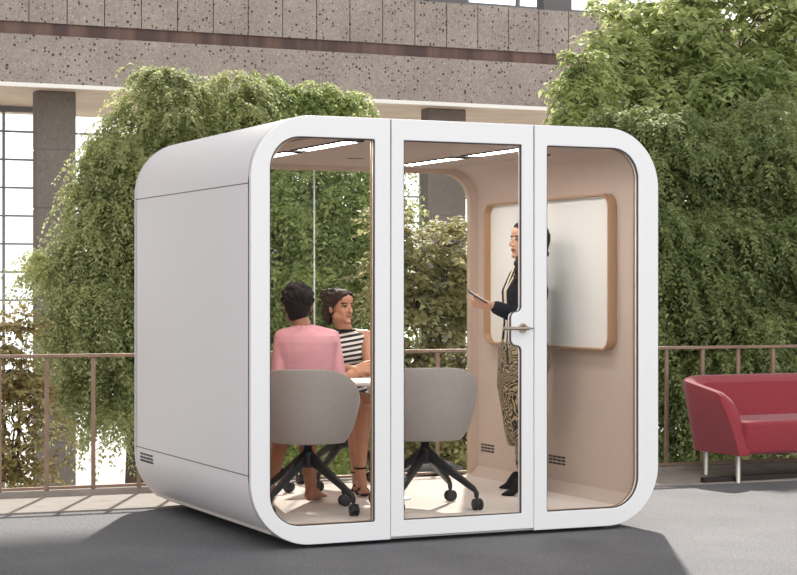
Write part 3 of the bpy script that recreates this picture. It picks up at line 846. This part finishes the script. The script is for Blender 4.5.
# ------------------------------------------------------------------ figures
class Clay:                                  # closed shapes merged into one skin
    def __init__(s): s.m = MB()
    def ell(s, c, r, fr=None, n=20):
        c = Vector(c); r = Vector(r) if not isinstance(r, (int, float)) else Vector((r, r, r))
        vs = []; m = n//2
        X, Y, Z = fr if fr else (Vector((1,0,0)), Vector((0,1,0)), Vector((0,0,1)))
        vs.append(c+Z*r.z)
        for i in range(1, m):
            th = PI*i/m
            for k in range(n):
                a = 2*PI*k/n
                vs.append(c + X*r.x*math.sin(th)*math.cos(a) + Y*r.y*math.sin(th)*math.sin(a) + Z*r.z*math.cos(th))
        vs.append(c-Z*r.z)
        fs = [(0, 1+k, 1+(k+1) % n) for k in range(n)]
        for i in range(m-2):
            for k in range(n):
                a = 1+i*n+k; b = 1+i*n+(k+1) % n; fs.append((a, a+n, b+n, b))
        e = len(vs)-1; fs += [(e, 1+(m-2)*n+(k+1) % n, 1+(m-2)*n+k) for k in range(n)]
        s.m.add(vs, fs); return s
    def limb(s, pts, rad, n=14):
        pts = [Vector(p) for p in pts]
        # smooth the radii and path
        P2, R2 = [], []
        for i in range(len(pts)-1):
            for q in (0, .25, .5, .75):
                P2.append(pts[i].lerp(pts[i+1], q)); R2.append(rad[i]+(rad[i+1]-rad[i])*q)
        P2.append(pts[-1]); R2.append(rad[-1])
        s.m.tube(P2, R2, n)
        for p, r in zip(pts, rad): s.ell(p, r, n=14)
        return s
    def loft(s, rings, side, fwd, n=28):
        # rings: (centre, half width, half depth)
        rr = []
        for i in range(len(rings)-1):
            for q in (0, .25, .5, .75):
                t = q*q*(3-2*q) if False else q
                c = Vector(rings[i][0]).lerp(Vector(rings[i+1][0]), t)
                rr.append((c, rings[i][1]+(rings[i+1][1]-rings[i][1])*t, rings[i][2]+(rings[i+1][2]-rings[i][2])*t))
        rr.append((Vector(rings[-1][0]), rings[-1][1], rings[-1][2]))
        vs, fs = [], []
        for (c, w, d) in rr:
            for k in range(n):
                a = 2*PI*k/n; ca, sa = math.cos(a), math.sin(a)
                p = 2/2.4
                vs.append(Vector(c) + side*w*math.copysign(abs(ca)**p, ca) + fwd*d*math.copysign(abs(sa)**p, sa))
        for i in range(len(rr)-1):
            for k in range(n):
                a = i*n+k; b = i*n+(k+1) % n; fs.append((a, b, b+n, a+n))
        fs.append(tuple(range(n))[::-1]); fs.append(tuple((len(rr)-1)*n+k for k in range(n)))
        s.m.add(vs, fs); return s
    def skin(s, name, mats, parent, voxel=.005, smooth=4, pick=None):
        me = s.m.mesh('clay'); o = bpy.data.objects.new('clay', me); COL.objects.link(o)
        r = o.modifiers.new('r', 'REMESH'); r.mode = 'VOXEL'; r.voxel_size = voxel
        q = o.modifiers.new('q', 'SMOOTH'); q.factor = .5; q.iterations = smooth
        dg = bpy.context.evaluated_depsgraph_get(); dg.update()
        out = bpy.data.meshes.new_from_object(o.evaluated_get(dg)); bpy.data.objects.remove(o)
        out.name = name; out.materials.clear()
        for m in (mats if isinstance(mats, (list, tuple)) else [mats]): out.materials.append(m)
        out.shade_smooth()
        if pick:
            idx = [pick(p.center) for p in out.polygons]
            out.polygons.foreach_set('material_index', idx)
        return link(name, out, None, parent)

def frame_of(fwd, up=(0,0,1)):
    f = Vector(fwd).normalized(); u = Vector(up); r = f.cross(u).normalized(); u = r.cross(f).normalized()
    return r, f, u                            # right, forward, up

def add_head(cl, c, fr, s=1.0):
    X, Y, Z = fr
    def L(x, y, z): return Vector(c) + X*x*s + Y*y*s + Z*z*s
    cl.ell(L(0,-.012,.030), Vector((.072,.090,.082))*s, fr)
    cl.ell(L(0,.022,-.022), Vector((.056,.064,.082))*s, fr)
    cl.ell(L(0,.040,-.070), Vector((.040,.044,.034))*s, fr)
    cl.ell(L(0,.070,-.098), Vector((.021,.020,.016))*s, fr)
    for a in (-1, 1):
        cl.ell(L(a*.032,.054,-.030), Vector((.022,.020,.026))*s, fr)
        cl.ell(L(a*.045,.012,-.062), Vector((.018,.035,.028))*s, fr)
        cl.ell(L(a*.073,-.010,-.014), Vector((.009,.019,.031))*s, fr)
        cl.ell(L(a*.030,.0745,.000), Vector((.014,.010,.008))*s, fr)
        cl.ell(L(a*.030,.076,.020), Vector((.022,.010,.007))*s, fr)
        cl.ell(L(a*.010,.094,-.036), Vector((.008,.010,.007))*s, fr)
    cl.limb([L(0,.082,.012), L(0,.096,-.014), L(0,.102,-.032)], [.006*s, .008*s, .0095*s])
    cl.ell(L(0,.083,-.057), Vector((.023,.010,.006))*s, fr)
    cl.ell(L(0,.081,-.067), Vector((.019,.010,.007))*s, fr)
    cl.ell(L(0,.060,.045), Vector((.050,.030,.035))*s, fr)
    return L

def head_pick(c, fr, s):
    X, Y, Z = fr; c = Vector(c)
    def pick(p):
        d = (p-c)/s; x, y, z = d.dot(X), d.dot(Y), d.dot(Z)
        if y > .055 and abs(x) < .062 and -.12 < z < .05:
            ax = abs(x)
            if y > .077 and ax < .021 and -.071 < z < -.055: return 1
            if .010 < ax < .050 and .0165-.12*abs(ax-.032) < z < .026-.10*abs(ax-.030): return 2
            if .015 < ax < .045 and abs(z) < .0065*(1-((ax-.030)/.018)**2):
                return 2 if abs(ax-.030) < .0085 else 3
            if .013 < ax < .047 and .0055 < z < .0085 : return 2
        return 0
    return pick

def add_hand(cl, wrist, d, nrm, curl=.5, s=1.0, thumb=1, spread=.10):
    # d: direction of the fingers, nrm: back of the hand; fingers curl away from nrm
    d = Vector(d).normalized(); nrm = Vector(nrm); nrm = (nrm - d*nrm.dot(d)).normalized(); sd = d.cross(nrm).normalized()
    w = Vector(wrist)
    for k in range(4):
        o = (k-1.5)*.019*s
        cl.limb([w + sd*o*.55 + d*.008*s, w + sd*o + d*(.082-.004*abs(k-1.2))*s], [.014*s, .0115*s], n=10)
    lens = [(.042,.025,.020), (.046,.029,.021), (.043,.027,.020), (.034,.020,.018)]
    for k in range(4):
        o = (k-1.5)*.0195*s; p = w + sd*o + d*(.084-.004*abs(k-1.2))*s
        ang = 0; pts = [p]; dd = (d + sd*(k-1.5)*spread).normalized()
        for j, l in enumerate(lens[k]):
            ang += curl*(.55, .75, .5)[j]*(1+.06*k)
            q = dd*math.cos(ang) - nrm*math.sin(ang)
            p = p + q*l*s; pts.append(p)
        cl.limb(pts, [.0092*s, .0085*s, .0078*s, .0066*s], n=10)
    t0 = w + sd*thumb*-.020*s + d*.022*s - nrm*.006*s
    td = (d*.62 - sd*thumb*.62 - nrm*(.25+.5*curl)).normalized()
    t1 = t0 + td*.040*s; td2 = (td + d*.45 + sd*thumb*.12*curl - nrm*.2*curl).normalized(); t2 = t1 + td2*.030*s; t3 = t2 + td2*.023*s
    cl.limb([t0, t1, t2, t3], [.0135*s, .011*s, .0095*s, .0075*s], n=10)

def add_foot(cl, ankle, toe, r=.033):
    a = Vector(ankle); t = Vector(toe); d = (t-a); d.z = 0; d.normalize()
    heel = Vector((a.x, a.y, 0)) - d*.035; heel.z = t.z + .018 + max(0, (a.z - t.z)-.10)
    cl.limb([a, heel], [r, .027]); cl.limb([heel, a.lerp(t, .55)+Vector((0,0,-.012)), t], [.027, .030, .021])
    cl.limb([a, a.lerp(t, .5), t], [r, .028, .018])
    sd = Vector((-d.y, d.x, 0))
    for k in range(5):
        b = t + sd*(k-2)*.0135 - d*.01; cl.limb([b, b + d*(.030-.004*k) + Vector((0,0,-.006))], [.0105, .0075], n=8)

def curl_locks(cl, roots, L=.09, r=.012, seed=2, down=1.0, amp=.014, turns=3):
    rg = random.Random(seed)
    for p in roots:
        p = Vector(p); pts = []; ph = rg.random()*6.28; l = L*rg.uniform(.7, 1.2)
        dx = Vector((rg.uniform(-.3,.3), rg.uniform(-.3,.3), 0))
        n = 10
        for k in range(n+1):
            q = k/n
            pts.append(p + Vector((math.cos(ph+q*turns*6.28)*amp, math.sin(ph+q*turns*6.28)*amp, -l*q*down)) + dx*l*q)
        cl.limb(pts, [r*(1-.5*k/n) for k in range(n+1)], n=8)

ZU = Vector((0,0,1))
# ---------- person in pink, back to the camera
fa = cdir(.12, 1); ra = fa.cross(ZU).normalized()
pA = at_pod(-.50, 10.3)
A = root('person', pA, 'person with short dark hair in a pink blazer seated with back to the glass', 'person')
hA = K(297.5, 305.5, 10.30); frA = frame_of(cdir(-.10, 1, -.10), (0,0,1))
bd = Clay(); add_head(bd, hA, frA, .98)
neckA = K(304, 330, 10.24)
bd.limb([hA - frA[2]*.055 - frA[1]*.02, neckA], [.050, .052])
pel, wai, che, sho = K(308,409,10.17), K(307,385,10.19), K(306,352,10.22), K(306,335,10.23)
bd.loft([(pel-ZU*.08,.12,.09),(pel,.165,.12),(wai,.125,.09),(che,.15,.10),(sho,.15,.07),(neckA,.06,.055)], ra, fa)
shL, shR = K(283,340,10.22), K(331,340,10.26); elL, elR = K(279,380,10.15), K(338,378,10.20); wrL, wrR = K(292,386,10.42), K(332,380,10.52)
bd.limb([shL, elL, wrL], [.05,.040,.028]); bd.limb([shR, elR, wrR], [.05,.040,.028])
add_hand(bd, wrL, fa+ra*.5-ZU*.1, ZU, .5, .95, thumb=1); add_hand(bd, wrR, fa+ra*.15, ZU, .4, .95, thumb=-1)
hpL, hpR = K(299,414,10.20), K(317,414,10.20)
knL, knR = K(287,418,10.62), K(306,418,10.66)
anL, anR = K(270,484,10.72), K(311,490,10.62)
bd.limb([hpL, knL, knL.lerp(anL,.35)-fa*.012, anL], [.088,.058,.052,.032]); bd.limb([hpR, knR, knR.lerp(anR,.35)-fa*.012, anR], [.088,.058,.054,.033])
def gnd(p, h=0.0): return Vector((p.x, p.y, FLO+h))
add_foot(bd, anL, gnd(anL + fa*.16 - ra*.02, .025)); add_foot(bd, anR, gnd(anR + fa*.16 + ra*.03, .025))
bd.skin('body', [skin_a, lipm, browm, eyewm], A, .0045, 3, head_pick(hA, frA, .98))
bz = Clay()
bz.loft([(pel-ZU*.06,.178,.125),(pel+ZU*.05,.172,.125),(wai,.146,.108),(che,.172,.120),(che.lerp(sho,.6),.178,.112),(sho+ZU*.0,.165,.095),(neckA-ZU*.008,.085,.07),(neckA+ZU*.008,.060,.058)], ra, fa)
bz.limb([neckA-ZU*.012, shL+ZU*.010], [.052,.052]); bz.limb([neckA-ZU*.012, shR+ZU*.010], [.052,.052])
for a, b, c in ((shL, elL, wrL), (shR, elR, wrR)):
    bz.limb([a-ZU*.004, a.lerp(b,.5), b, b.lerp(c,.93)], [.052,.050,.047,.036])
# shawl collar stands up round the neck
for k in range(9):
    t = k/8; an = -2.2 + 4.4*t
    bz.ell(neckA + ZU*.012 + (ra*math.sin(an)*.050 - fa*math.cos(an)*.046), (.014,.014,.018))
bz.skin('pink_blazer', pinkm, A, .006, 6)
sk = Clay(); mid = (hpL+hpR)/2; kn = (knL+knR)/2
sk.loft([(mid-fa*.10,.17,.08),(mid,.185,.085),(mid.lerp(kn,.55),.175,.080),(mid.lerp(kn,.85)-ZU*.012,.165,.085)], ra, ZU)
sk.limb([K(334,420,10.30), K(341,436,10.42), K(336,441,10.48)], [.035,.016,.010])
sk.skin('pink_skirt', pinkm, A, .007, 5)
hr = Clay(); X_, Y_, Z_ = frA
def LA(x, y, z): return hA + X_*x + Y_*y + Z_*z
hr.ell(LA(0,-.022,.040), (.084,.096,.082), frA); hr.ell(LA(0,-.045,-.005), (.076,.070,.075), frA); hr.ell(LA(0,-.040,-.050), (.058,.055,.052), frA)
rg = random.Random(4)
for k in range(170):
    d = Vector((rg.gauss(0,1), rg.gauss(-.35,1), rg.gauss(.35,1))).normalized()
    if d.z < -.45 or (d.y > .55 and d.z < .5): continue
    p = LA(d.x*.082, -.025+d.y*.092, .034+d.z*.084)
    hr.ell(p, rg.uniform(.010,.019))
hr.skin('hair', hair1, A, .0045, 2)

# ---------- person in striped top, facing the camera and looking right
fb = cdir(.12, -1); rb = fb.cross(ZU).normalized()      # rb: her right = photo left
pB = at_pod(-.33, 11.35)
B = root('person', pB, 'person in black and white striped sleeveless top seated with folded arms on the table', 'person')
sB_ = .93
hB = K(340.5, 306.5, 11.20); frB = frame_of(cdir(.70, -.71, .02), (0,0,1))
bd = Clay(); add_head(bd, hB, frB, sB_)
neckB = K(345, 331, 11.26)
bd.limb([hB - frB[2]*.055 - frB[1]*.015, neckB], [.045, .050])
pel, wai, che, sho = K(345,401,11.40), K(345,382,11.38), K(346,355,11.31), K(346,338,11.29)
bd.loft([(pel-ZU*.08,.12,.09),(pel,.16,.115),(wai,.115,.085),(che,.135,.10),(sho,.145,.07),(neckB,.06,.05)], rb, fb)
sR, sL = K(328.5,339,11.32), K(365.5,337,11.29)
eR, eL = K(333,368,11.16), K(370.5,369,11.12)
wR, wL = K(354,370,10.99), K(349,375,10.96)
bd.limb([neckB-ZU*.02, sR],[.04,.044]); bd.limb([neckB-ZU*.02, sL],[.04,.044]); bd.limb([sR, eR, wR], [.048,.040,.026]); bd.limb([sL, sL.lerp(eL,.45)+rb*-.008, eL, eL.lerp(wL,.4), wL], [.048,.046,.041,.037,.026])
add_hand(bd, wR, cdir(.85,.12,.22), cdir(.1,-1,.35), .85, .92, thumb=-1); add_hand(bd, wL, cdir(-1,-.1,-.02), ZU, .4, .92, thumb=-1)
hR_, hL_ = K(338,404,11.36), K(353,404,11.36)
kR, kL = K(354,408,11.05), K(362,402,10.99); aR, aL = K(357,474,11.22), K(360.5,470,11.02)
bd.limb([hR_, kR, kR.lerp(aR,.35), aR], [.085,.056,.050,.030]); bd.limb([hL_, kL, kL.lerp(aL,.35)-fb*.01, aL], [.085,.058,.053,.031])
tL = gnd(aL + fb*.10 - rb*.01, .028); tR = gnd(aR + fb*.10, .028)
add_foot(bd, aL, tL, .030); add_foot(bd, aR, tR, .030)
bd.skin('body', [skin_b, lipm, browm, eyewm], B, .0042, 3, head_pick(hB, frB, sB_))
tp_ = Clay()
tp_.loft([(pel+ZU*.02,.150,.115),(wai,.128,.097),(che-ZU*.02,.152,.122),(che.lerp(sho,.5),.150,.116),(sho,.146,.100),(sho+ZU*.028,.128,.082),(neckB-ZU*.012,.085,.068),(neckB+ZU*.006,.058,.058)], rb, fb)
tp_.ell(che+fb*.07+rb*.055, .062); tp_.ell(che+fb*.07-rb*.055, .062)
tp_.skin('striped_top', stripes, B, .006, 6)
tr_ = Clay()
for k in range(20):
    an = 2*PI*k/20; tr_.ell(neckB + ZU*.004 + rb*math.cos(an)*.060 + fb*math.sin(an)*.060, .010)
def seg(cl, pts, r):
    cl.limb(pts, [r]*len(pts), n=8)
for sg in (1, -1):
    seg(tr_, [sho + ZU*.036 + rb*sg*.122, sho + rb*sg*.140 + fb*.060, sho.lerp(che,.5) + rb*sg*.128 + fb*.085, che - ZU*.01 + rb*sg*.148 + fb*.060, che - ZU*.02 + rb*sg*.158], .008)
tr_.skin('black_binding', blackcloth, B, .005, 2)
pt = Clay(); mid = (hR_+hL_)/2; kn = (kR+kL)/2
pt.loft([(mid-fb*.10,.165,.10),(mid,.17,.095),(mid.lerp(kn,.7),.135,.075)], rb, ZU)
pt.skin('black_shorts', blackcloth, B, .007, 4)
def heel_shoe(A_, ankle, toe, nm='high_heel_shoe', high=.085, strap=False):
    cl = Clay(); a = Vector(ankle); t = Vector(toe); d = t-a; d.z = 0; d.normalize(); sd = Vector((-d.y, d.x, 0))
    hx = gnd(a) - d*.040; base = hx.z
    cl.limb([hx + ZU*.004, hx + ZU*high*.75, hx + d*.006 + ZU*high], [.0065,.009,.018], n=10)
    if strap:
        cl.loft([(hx + ZU*high, .022, .008),(a.lerp(t,.5)*1.0 - ZU*.02, .028, .008),(gnd(t, .012), .032, .008),(gnd(t, .010)+d*.035, .016, .007)], sd, ZU)
        for k in range(11):
            an = PI*k/10; cl.ell(gnd(t) - d*.012 + sd*math.cos(an)*.036 + ZU*(.014+.040*math.sin(an)), .0075)
        for k in range(20):
            an = 2*PI*k/20; cl.ell(a + ZU*.012 + sd*math.cos(an)*.034 + d*math.sin(an)*.034, .0065)
        cl.limb([hx + ZU*high, a - d*.034 + ZU*.012], [.010,.006])
    else:
        cl.limb([hx + ZU*(high+.012), a.lerp(t,.45)-ZU*.004, gnd(t, .022), gnd(t, .012)+d*.055], [.030,.033,.026,.008], n=12)
        cl.limb([hx + ZU*(high+.035), hx + ZU*(high+.0)], [.029,.030], n=12)
    return cl.skin(nm, blackcloth, A_, .004, 2)
heel_shoe(B, aL, tL, strap=True); heel_shoe(B, aR, tR, strap=True)
hr = Clay()
def LB(x, y, z): return hB + frB[0]*x*sB_ + frB[1]*y*sB_ + frB[2]*z*sB_
hr.ell(LB(0,-.030,.040), Vector((.081,.090,.080))*sB_, frB); hr.ell(LB(0,-.055,-.010), Vector((.070,.058,.070))*sB_, frB)
hr.ell(LB(0,.022,.074), Vector((.062,.050,.040))*sB_, frB); hr.limb([LB(.020,.070,.078), LB(.062,.045,.055), LB(.074,.018,.01)], [.014,.016,.010]); hr.limb([LB(-.020,.070,.078), LB(-.062,.045,.055), LB(-.074,.018,.01)], [.014,.016,.010])
hr.ell(K(326.5,295,11.24), (.037,.036,.038)); hr.ell(K(329,300,11.24), .032); hr.limb([K(328,305,11.22), K(326,314,11.22), K(328,322,11.22)], [.032,.028,.016])
hr.ell(LB(-.01,-.100,.035), (.026,.028,.030), frB)
hr.limb([LB(.02,-.09,-.01), LB(.02,-.10,-.06), LB(.02,-.085,-.10)], [.034,.030,.018])
hr.limb([LB(.070,.01,.03), LB(.074,.006,-.02)], [.012,.005])
rg = random.Random(9)
for k in range(150):
    d = Vector((rg.gauss(0,1), rg.gauss(-.4,1), rg.gauss(.3,1))).normalized()
    if d.z < -.55 or (d.y > .35 and d.z < .62): continue
    hr.ell(LB(d.x*.080, -.030+d.y*.088, .034+d.z*.082), rg.uniform(.007,.013))
for k in range(26):
    d = Vector((rg.gauss(0,1), rg.gauss(0,1), rg.gauss(0,1))).normalized(); hr.ell(K(326.5,295,11.24) + d*.036, rg.uniform(.007,.013))
hr.skin('hair', hair2, B, .0042, 2)

# ---------- person standing by the whiteboard, facing left
fc = cdir(-.95, -.31); rc = fc.cross(ZU).normalized()
zc = 11.10
pC = K(522, 500, zc); pC.z = FLO
C_ = root('person', pC, 'person with long curly hair in black blazer and patterned skirt standing by the whiteboard', 'person')
sC = 1.0
hC = K(525.5, 240.5, zc); frC = frame_of(cdir(-.90, -.44, .06), (0,0,1))
bd = Clay(); add_head(bd, hC, frC, sC)
neckC = K(526, 264, zc)
bd.limb([hC - frC[2]*.055 - frC[1]*.02, neckC], [.043, .047])
pel, wai, che, sho = K(524,348,zc), K(524,322,zc), K(525,291,zc), K(527,272,zc)
bd.loft([(pel-ZU*.08,.14,.10),(pel,.165,.115),(wai,.12,.085),(che,.145,.105),(sho,.15,.065),(neckC,.055,.048)], rc, fc)
# her left side is nearest the camera
SL, SR = K(528,275,zc-.16), K(530,275,zc+.17)
EL, ER = K(522,318,zc-.20), K(533,322,zc+.18)
WL, WR = K(494,306.5,zc-.26), K(528,356,zc+.16)
bd.limb([SL, EL, WL], [.045,.038,.024]); bd.limb([SR, ER, WR], [.045,.038,.024])
add_hand(bd, WL, cdir(-.93,-.10,.16), cdir(-.1,-.75,-.65), .75, .92, thumb=1)
add_hand(bd, WR, cdir(-.1,0,-1), cdir(0,1,0), .4, .92, thumb=1)
HL, HR = K(522,352,zc-.08), K(524,352,zc+.08)
KL, KR = K(519,412,zc-.07), K(520.5,410,zc+.12)
AL, AR = K(524.5,476,zc-.12), K(521.5,468,zc+.26)
bd.limb([HL, KL, KL.lerp(AL,.35)-fc*.015, AL], [.080,.054,.050,.029]); bd.limb([HR, KR, KR.lerp(AR,.35)-fc*.015, AR], [.088,.054,.050,.029])
TL, TR = gnd(AL + fc*.085, .02), gnd(AR + fc*.085, .02)
bd.limb([AL, AL-ZU*.025, TL], [.029,.028,.022]); bd.limb([AR, AR-ZU*.025, TR], [.029,.028,.022])
bd.skin('body', [skin_c, lipm, browm, eyewm], C_, .0042, 3, head_pick(hC, frC, sC))
heel_shoe(C_, AL, TL, high=.075); heel_shoe(C_, AR, TR, high=.075)
bs = Clay(); bs.loft([(wai-ZU*.05,.10,.09),(wai,.10,.085),(che,.11,.108),(sho,.09,.074),(neckC-ZU*.005,.060,.058)], rc, fc)
bs.skin('cream_blouse', creamm, C_, .007, 5)
jk = Clay()
back = fc*.0
jk.loft([(pel+ZU*.02+back,.182,.122),(wai+back,.152,.112),(che+back,.176,.128),(sho+back,.168,.082),(neckC+back-ZU*.012,.070,.058)], rc, fc)
jk.limb([SL, SL.lerp(EL,.5), EL, EL.lerp(WL,.88)], [.058,.055,.052,.042]); jk.limb([SR, SR.lerp(ER,.5), ER, ER.lerp(WR,.92)], [.058,.054,.050,.040])
jk.skin('black_blazer', navy, C_, .006, 5)
ed = Clay()
for sg in (-1, 1):
    ed.limb([neckC + rc*sg*.040 + fc*.040, sho + rc*sg*.034 + fc*.080, che + rc*sg*.010 + fc*.127, wai + rc*sg*.008 + fc*.110, pel + ZU*.03 + rc*sg*.008 + fc*.120], [.012,.009,.008,.007,.007], n=8)
ed.skin('cream_lapel_trim', creamm, C_, .005, 2)
sk = Clay()
sk.loft([(wai-ZU*.06,.140,.104),(pel+ZU*.0,.202,.138),(pel-ZU*.10,.205,.142),(K(520,385,zc),.182,.124),(K(519.5,409,zc),.168,.092),(K(521,432,zc),.155,.080),(K(522,446,zc+.04),.140,.066)], rc, fc)
sk.skin('patterned_skirt', brocade, C_, .006, 5)
# lower legs in matching patterned fabric panel
for a, k_ in ((AL, KL), (AR, KR)):
    lg = Clay(); lg.limb([k_.lerp(a,.15), k_.lerp(a,.45)-fc*.012, k_.lerp(a,.93)], [.058,.052,.036])
    lg.skin('trouser_leg', brocade, C_, .006, 4)
hr = Clay()
def LC(x, y, z): return hC + frC[0]*x*sC + frC[1]*y*sC + frC[2]*z*sC
hr.ell(LC(0,-.030,.042), Vector((.084,.094,.080))*sC, frC); hr.ell(LC(0,-.060,-.020), Vector((.082,.066,.085))*sC, frC)
hr.ell(LC(0,.034,.074), Vector((.056,.044,.036))*sC, frC)
rg = random.Random(12)
for k in range(190):
    d = Vector((rg.gauss(0,1), rg.gauss(-.5,1), rg.gauss(.1,1))).normalized()
    if (d.y > .25 and d.z < .62): continue
    hr.ell(LC(d.x*.086, -.040+d.y*.105, .015+d.z*.100), rg.uniform(.009,.018))
roots = []
for k in range(46):
    an = rg.uniform(-2.0, 2.0)
    roots.append(LC(math.sin(an)*.085, -.030-math.cos(an)*.075, rg.uniform(-.09,-.02)))
curl_locks(hr, roots, .11, .014, 6, amp=.012)
curl_locks(hr, [LC(-.080,.012,-.02), LC(-.082,.0,-.03), LC(-.078,-.01,-.06), LC(.08,.01,-.02)], .17, .012, 16, amp=.010)
hr.limb([LC(-.040,.072,.085), LC(-.068,.050,.055), LC(-.080,.030,.0), LC(-.080,.022,-.05)], [.020,.020,.017,.016])
for k in range(9):
    curl_locks(hr, [K(522.5-k*.75, 251+k*1.6, zc-.115-.003*k)], .135+.004*k, .012, 40+k, amp=.010)
for k in range(40):
    hr.ell(K(540+rg.uniform(-8,8), 246+rg.uniform(-12,14), zc+rg.uniform(-.05,.09)), rg.uniform(.016,.026))
hr.skin('hair', hair3, C_, .0045, 2)
# phone in her hand
ph0, ph1 = K(468,291,zc-.30), K(487,302.5,zc-.27)
pd = (ph1-ph0).normalized(); pc = (ph0+ph1)/2
pn = (cdir(.35,-.16,.9) - pd*cdir(.35,-.16,.9).dot(pd)).normalized(); pw = pd.cross(pn).normalized()
M = Matrix((( pw.x, pd.x, pn.x, pc.x), (pw.y, pd.y, pn.y, pc.y), (pw.z, pd.z, pn.z, pc.z), (0,0,0,1)))
phn = root('smartphone', pc, 'dark smartphone held out by the standing person', 'phone')
me = flat_mesh([rrect(-.030, -.066, .030, .066, .009, 6)], .009, .002); me.transform(M); link('case', me, phonem, phn, smooth=True)
me = flat_mesh([rrect(-.027, -.063, .027, .063, .007, 6)], .001); me.transform(M @ Matrix.Translation((0,0,.0048))); link('screen', me, simple('phone_screen', (.25,.27,.33), .08, coat=1), phn)

# ------------------------------------------------------------------ light
sun = bpy.data.lights.new('sun', 'SUN'); sun.energy = 5.6; sun.angle = math.radians(1.3); sun.color = (1, .95, .88)
sob = bpy.data.objects.new('sun', sun); COL.objects.link(sob)
sd = cdir((500-CX)/F, 1); el = math.radians(41)
to_sun = Vector((sd.x*math.cos(el), sd.y*math.cos(el), math.sin(el)))
sob.rotation_euler = to_sun.to_track_quat('Z', 'Y').to_euler()
sob.location = (0, 0, 12)

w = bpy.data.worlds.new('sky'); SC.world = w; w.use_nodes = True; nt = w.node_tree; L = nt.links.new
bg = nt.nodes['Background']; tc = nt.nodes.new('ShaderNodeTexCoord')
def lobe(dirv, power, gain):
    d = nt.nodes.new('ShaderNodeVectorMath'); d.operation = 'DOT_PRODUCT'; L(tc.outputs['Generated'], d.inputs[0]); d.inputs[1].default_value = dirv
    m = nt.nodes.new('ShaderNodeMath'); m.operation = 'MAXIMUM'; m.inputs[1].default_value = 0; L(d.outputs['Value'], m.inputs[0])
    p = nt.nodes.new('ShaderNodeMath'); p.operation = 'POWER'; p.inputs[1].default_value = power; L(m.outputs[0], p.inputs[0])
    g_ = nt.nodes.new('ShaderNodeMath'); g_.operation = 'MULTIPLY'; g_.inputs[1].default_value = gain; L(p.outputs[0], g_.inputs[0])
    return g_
l1 = lobe(Vector((-.22, -.90, .40)).normalized(), 1.5, 1.86)        # sky brightened behind the viewer, added to light the pod front
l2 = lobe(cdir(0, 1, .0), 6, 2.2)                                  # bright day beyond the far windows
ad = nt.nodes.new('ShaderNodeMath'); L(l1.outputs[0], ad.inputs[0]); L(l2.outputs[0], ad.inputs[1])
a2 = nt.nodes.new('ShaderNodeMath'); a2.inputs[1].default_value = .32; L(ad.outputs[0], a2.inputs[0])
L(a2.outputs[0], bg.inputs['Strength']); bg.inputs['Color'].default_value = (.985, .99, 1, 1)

vs = SC.view_settings; vs.view_transform = 'Standard'; vs.look = 'None'; vs.exposure = 0; vs.gamma = 1; vs.use_curve_mapping = False
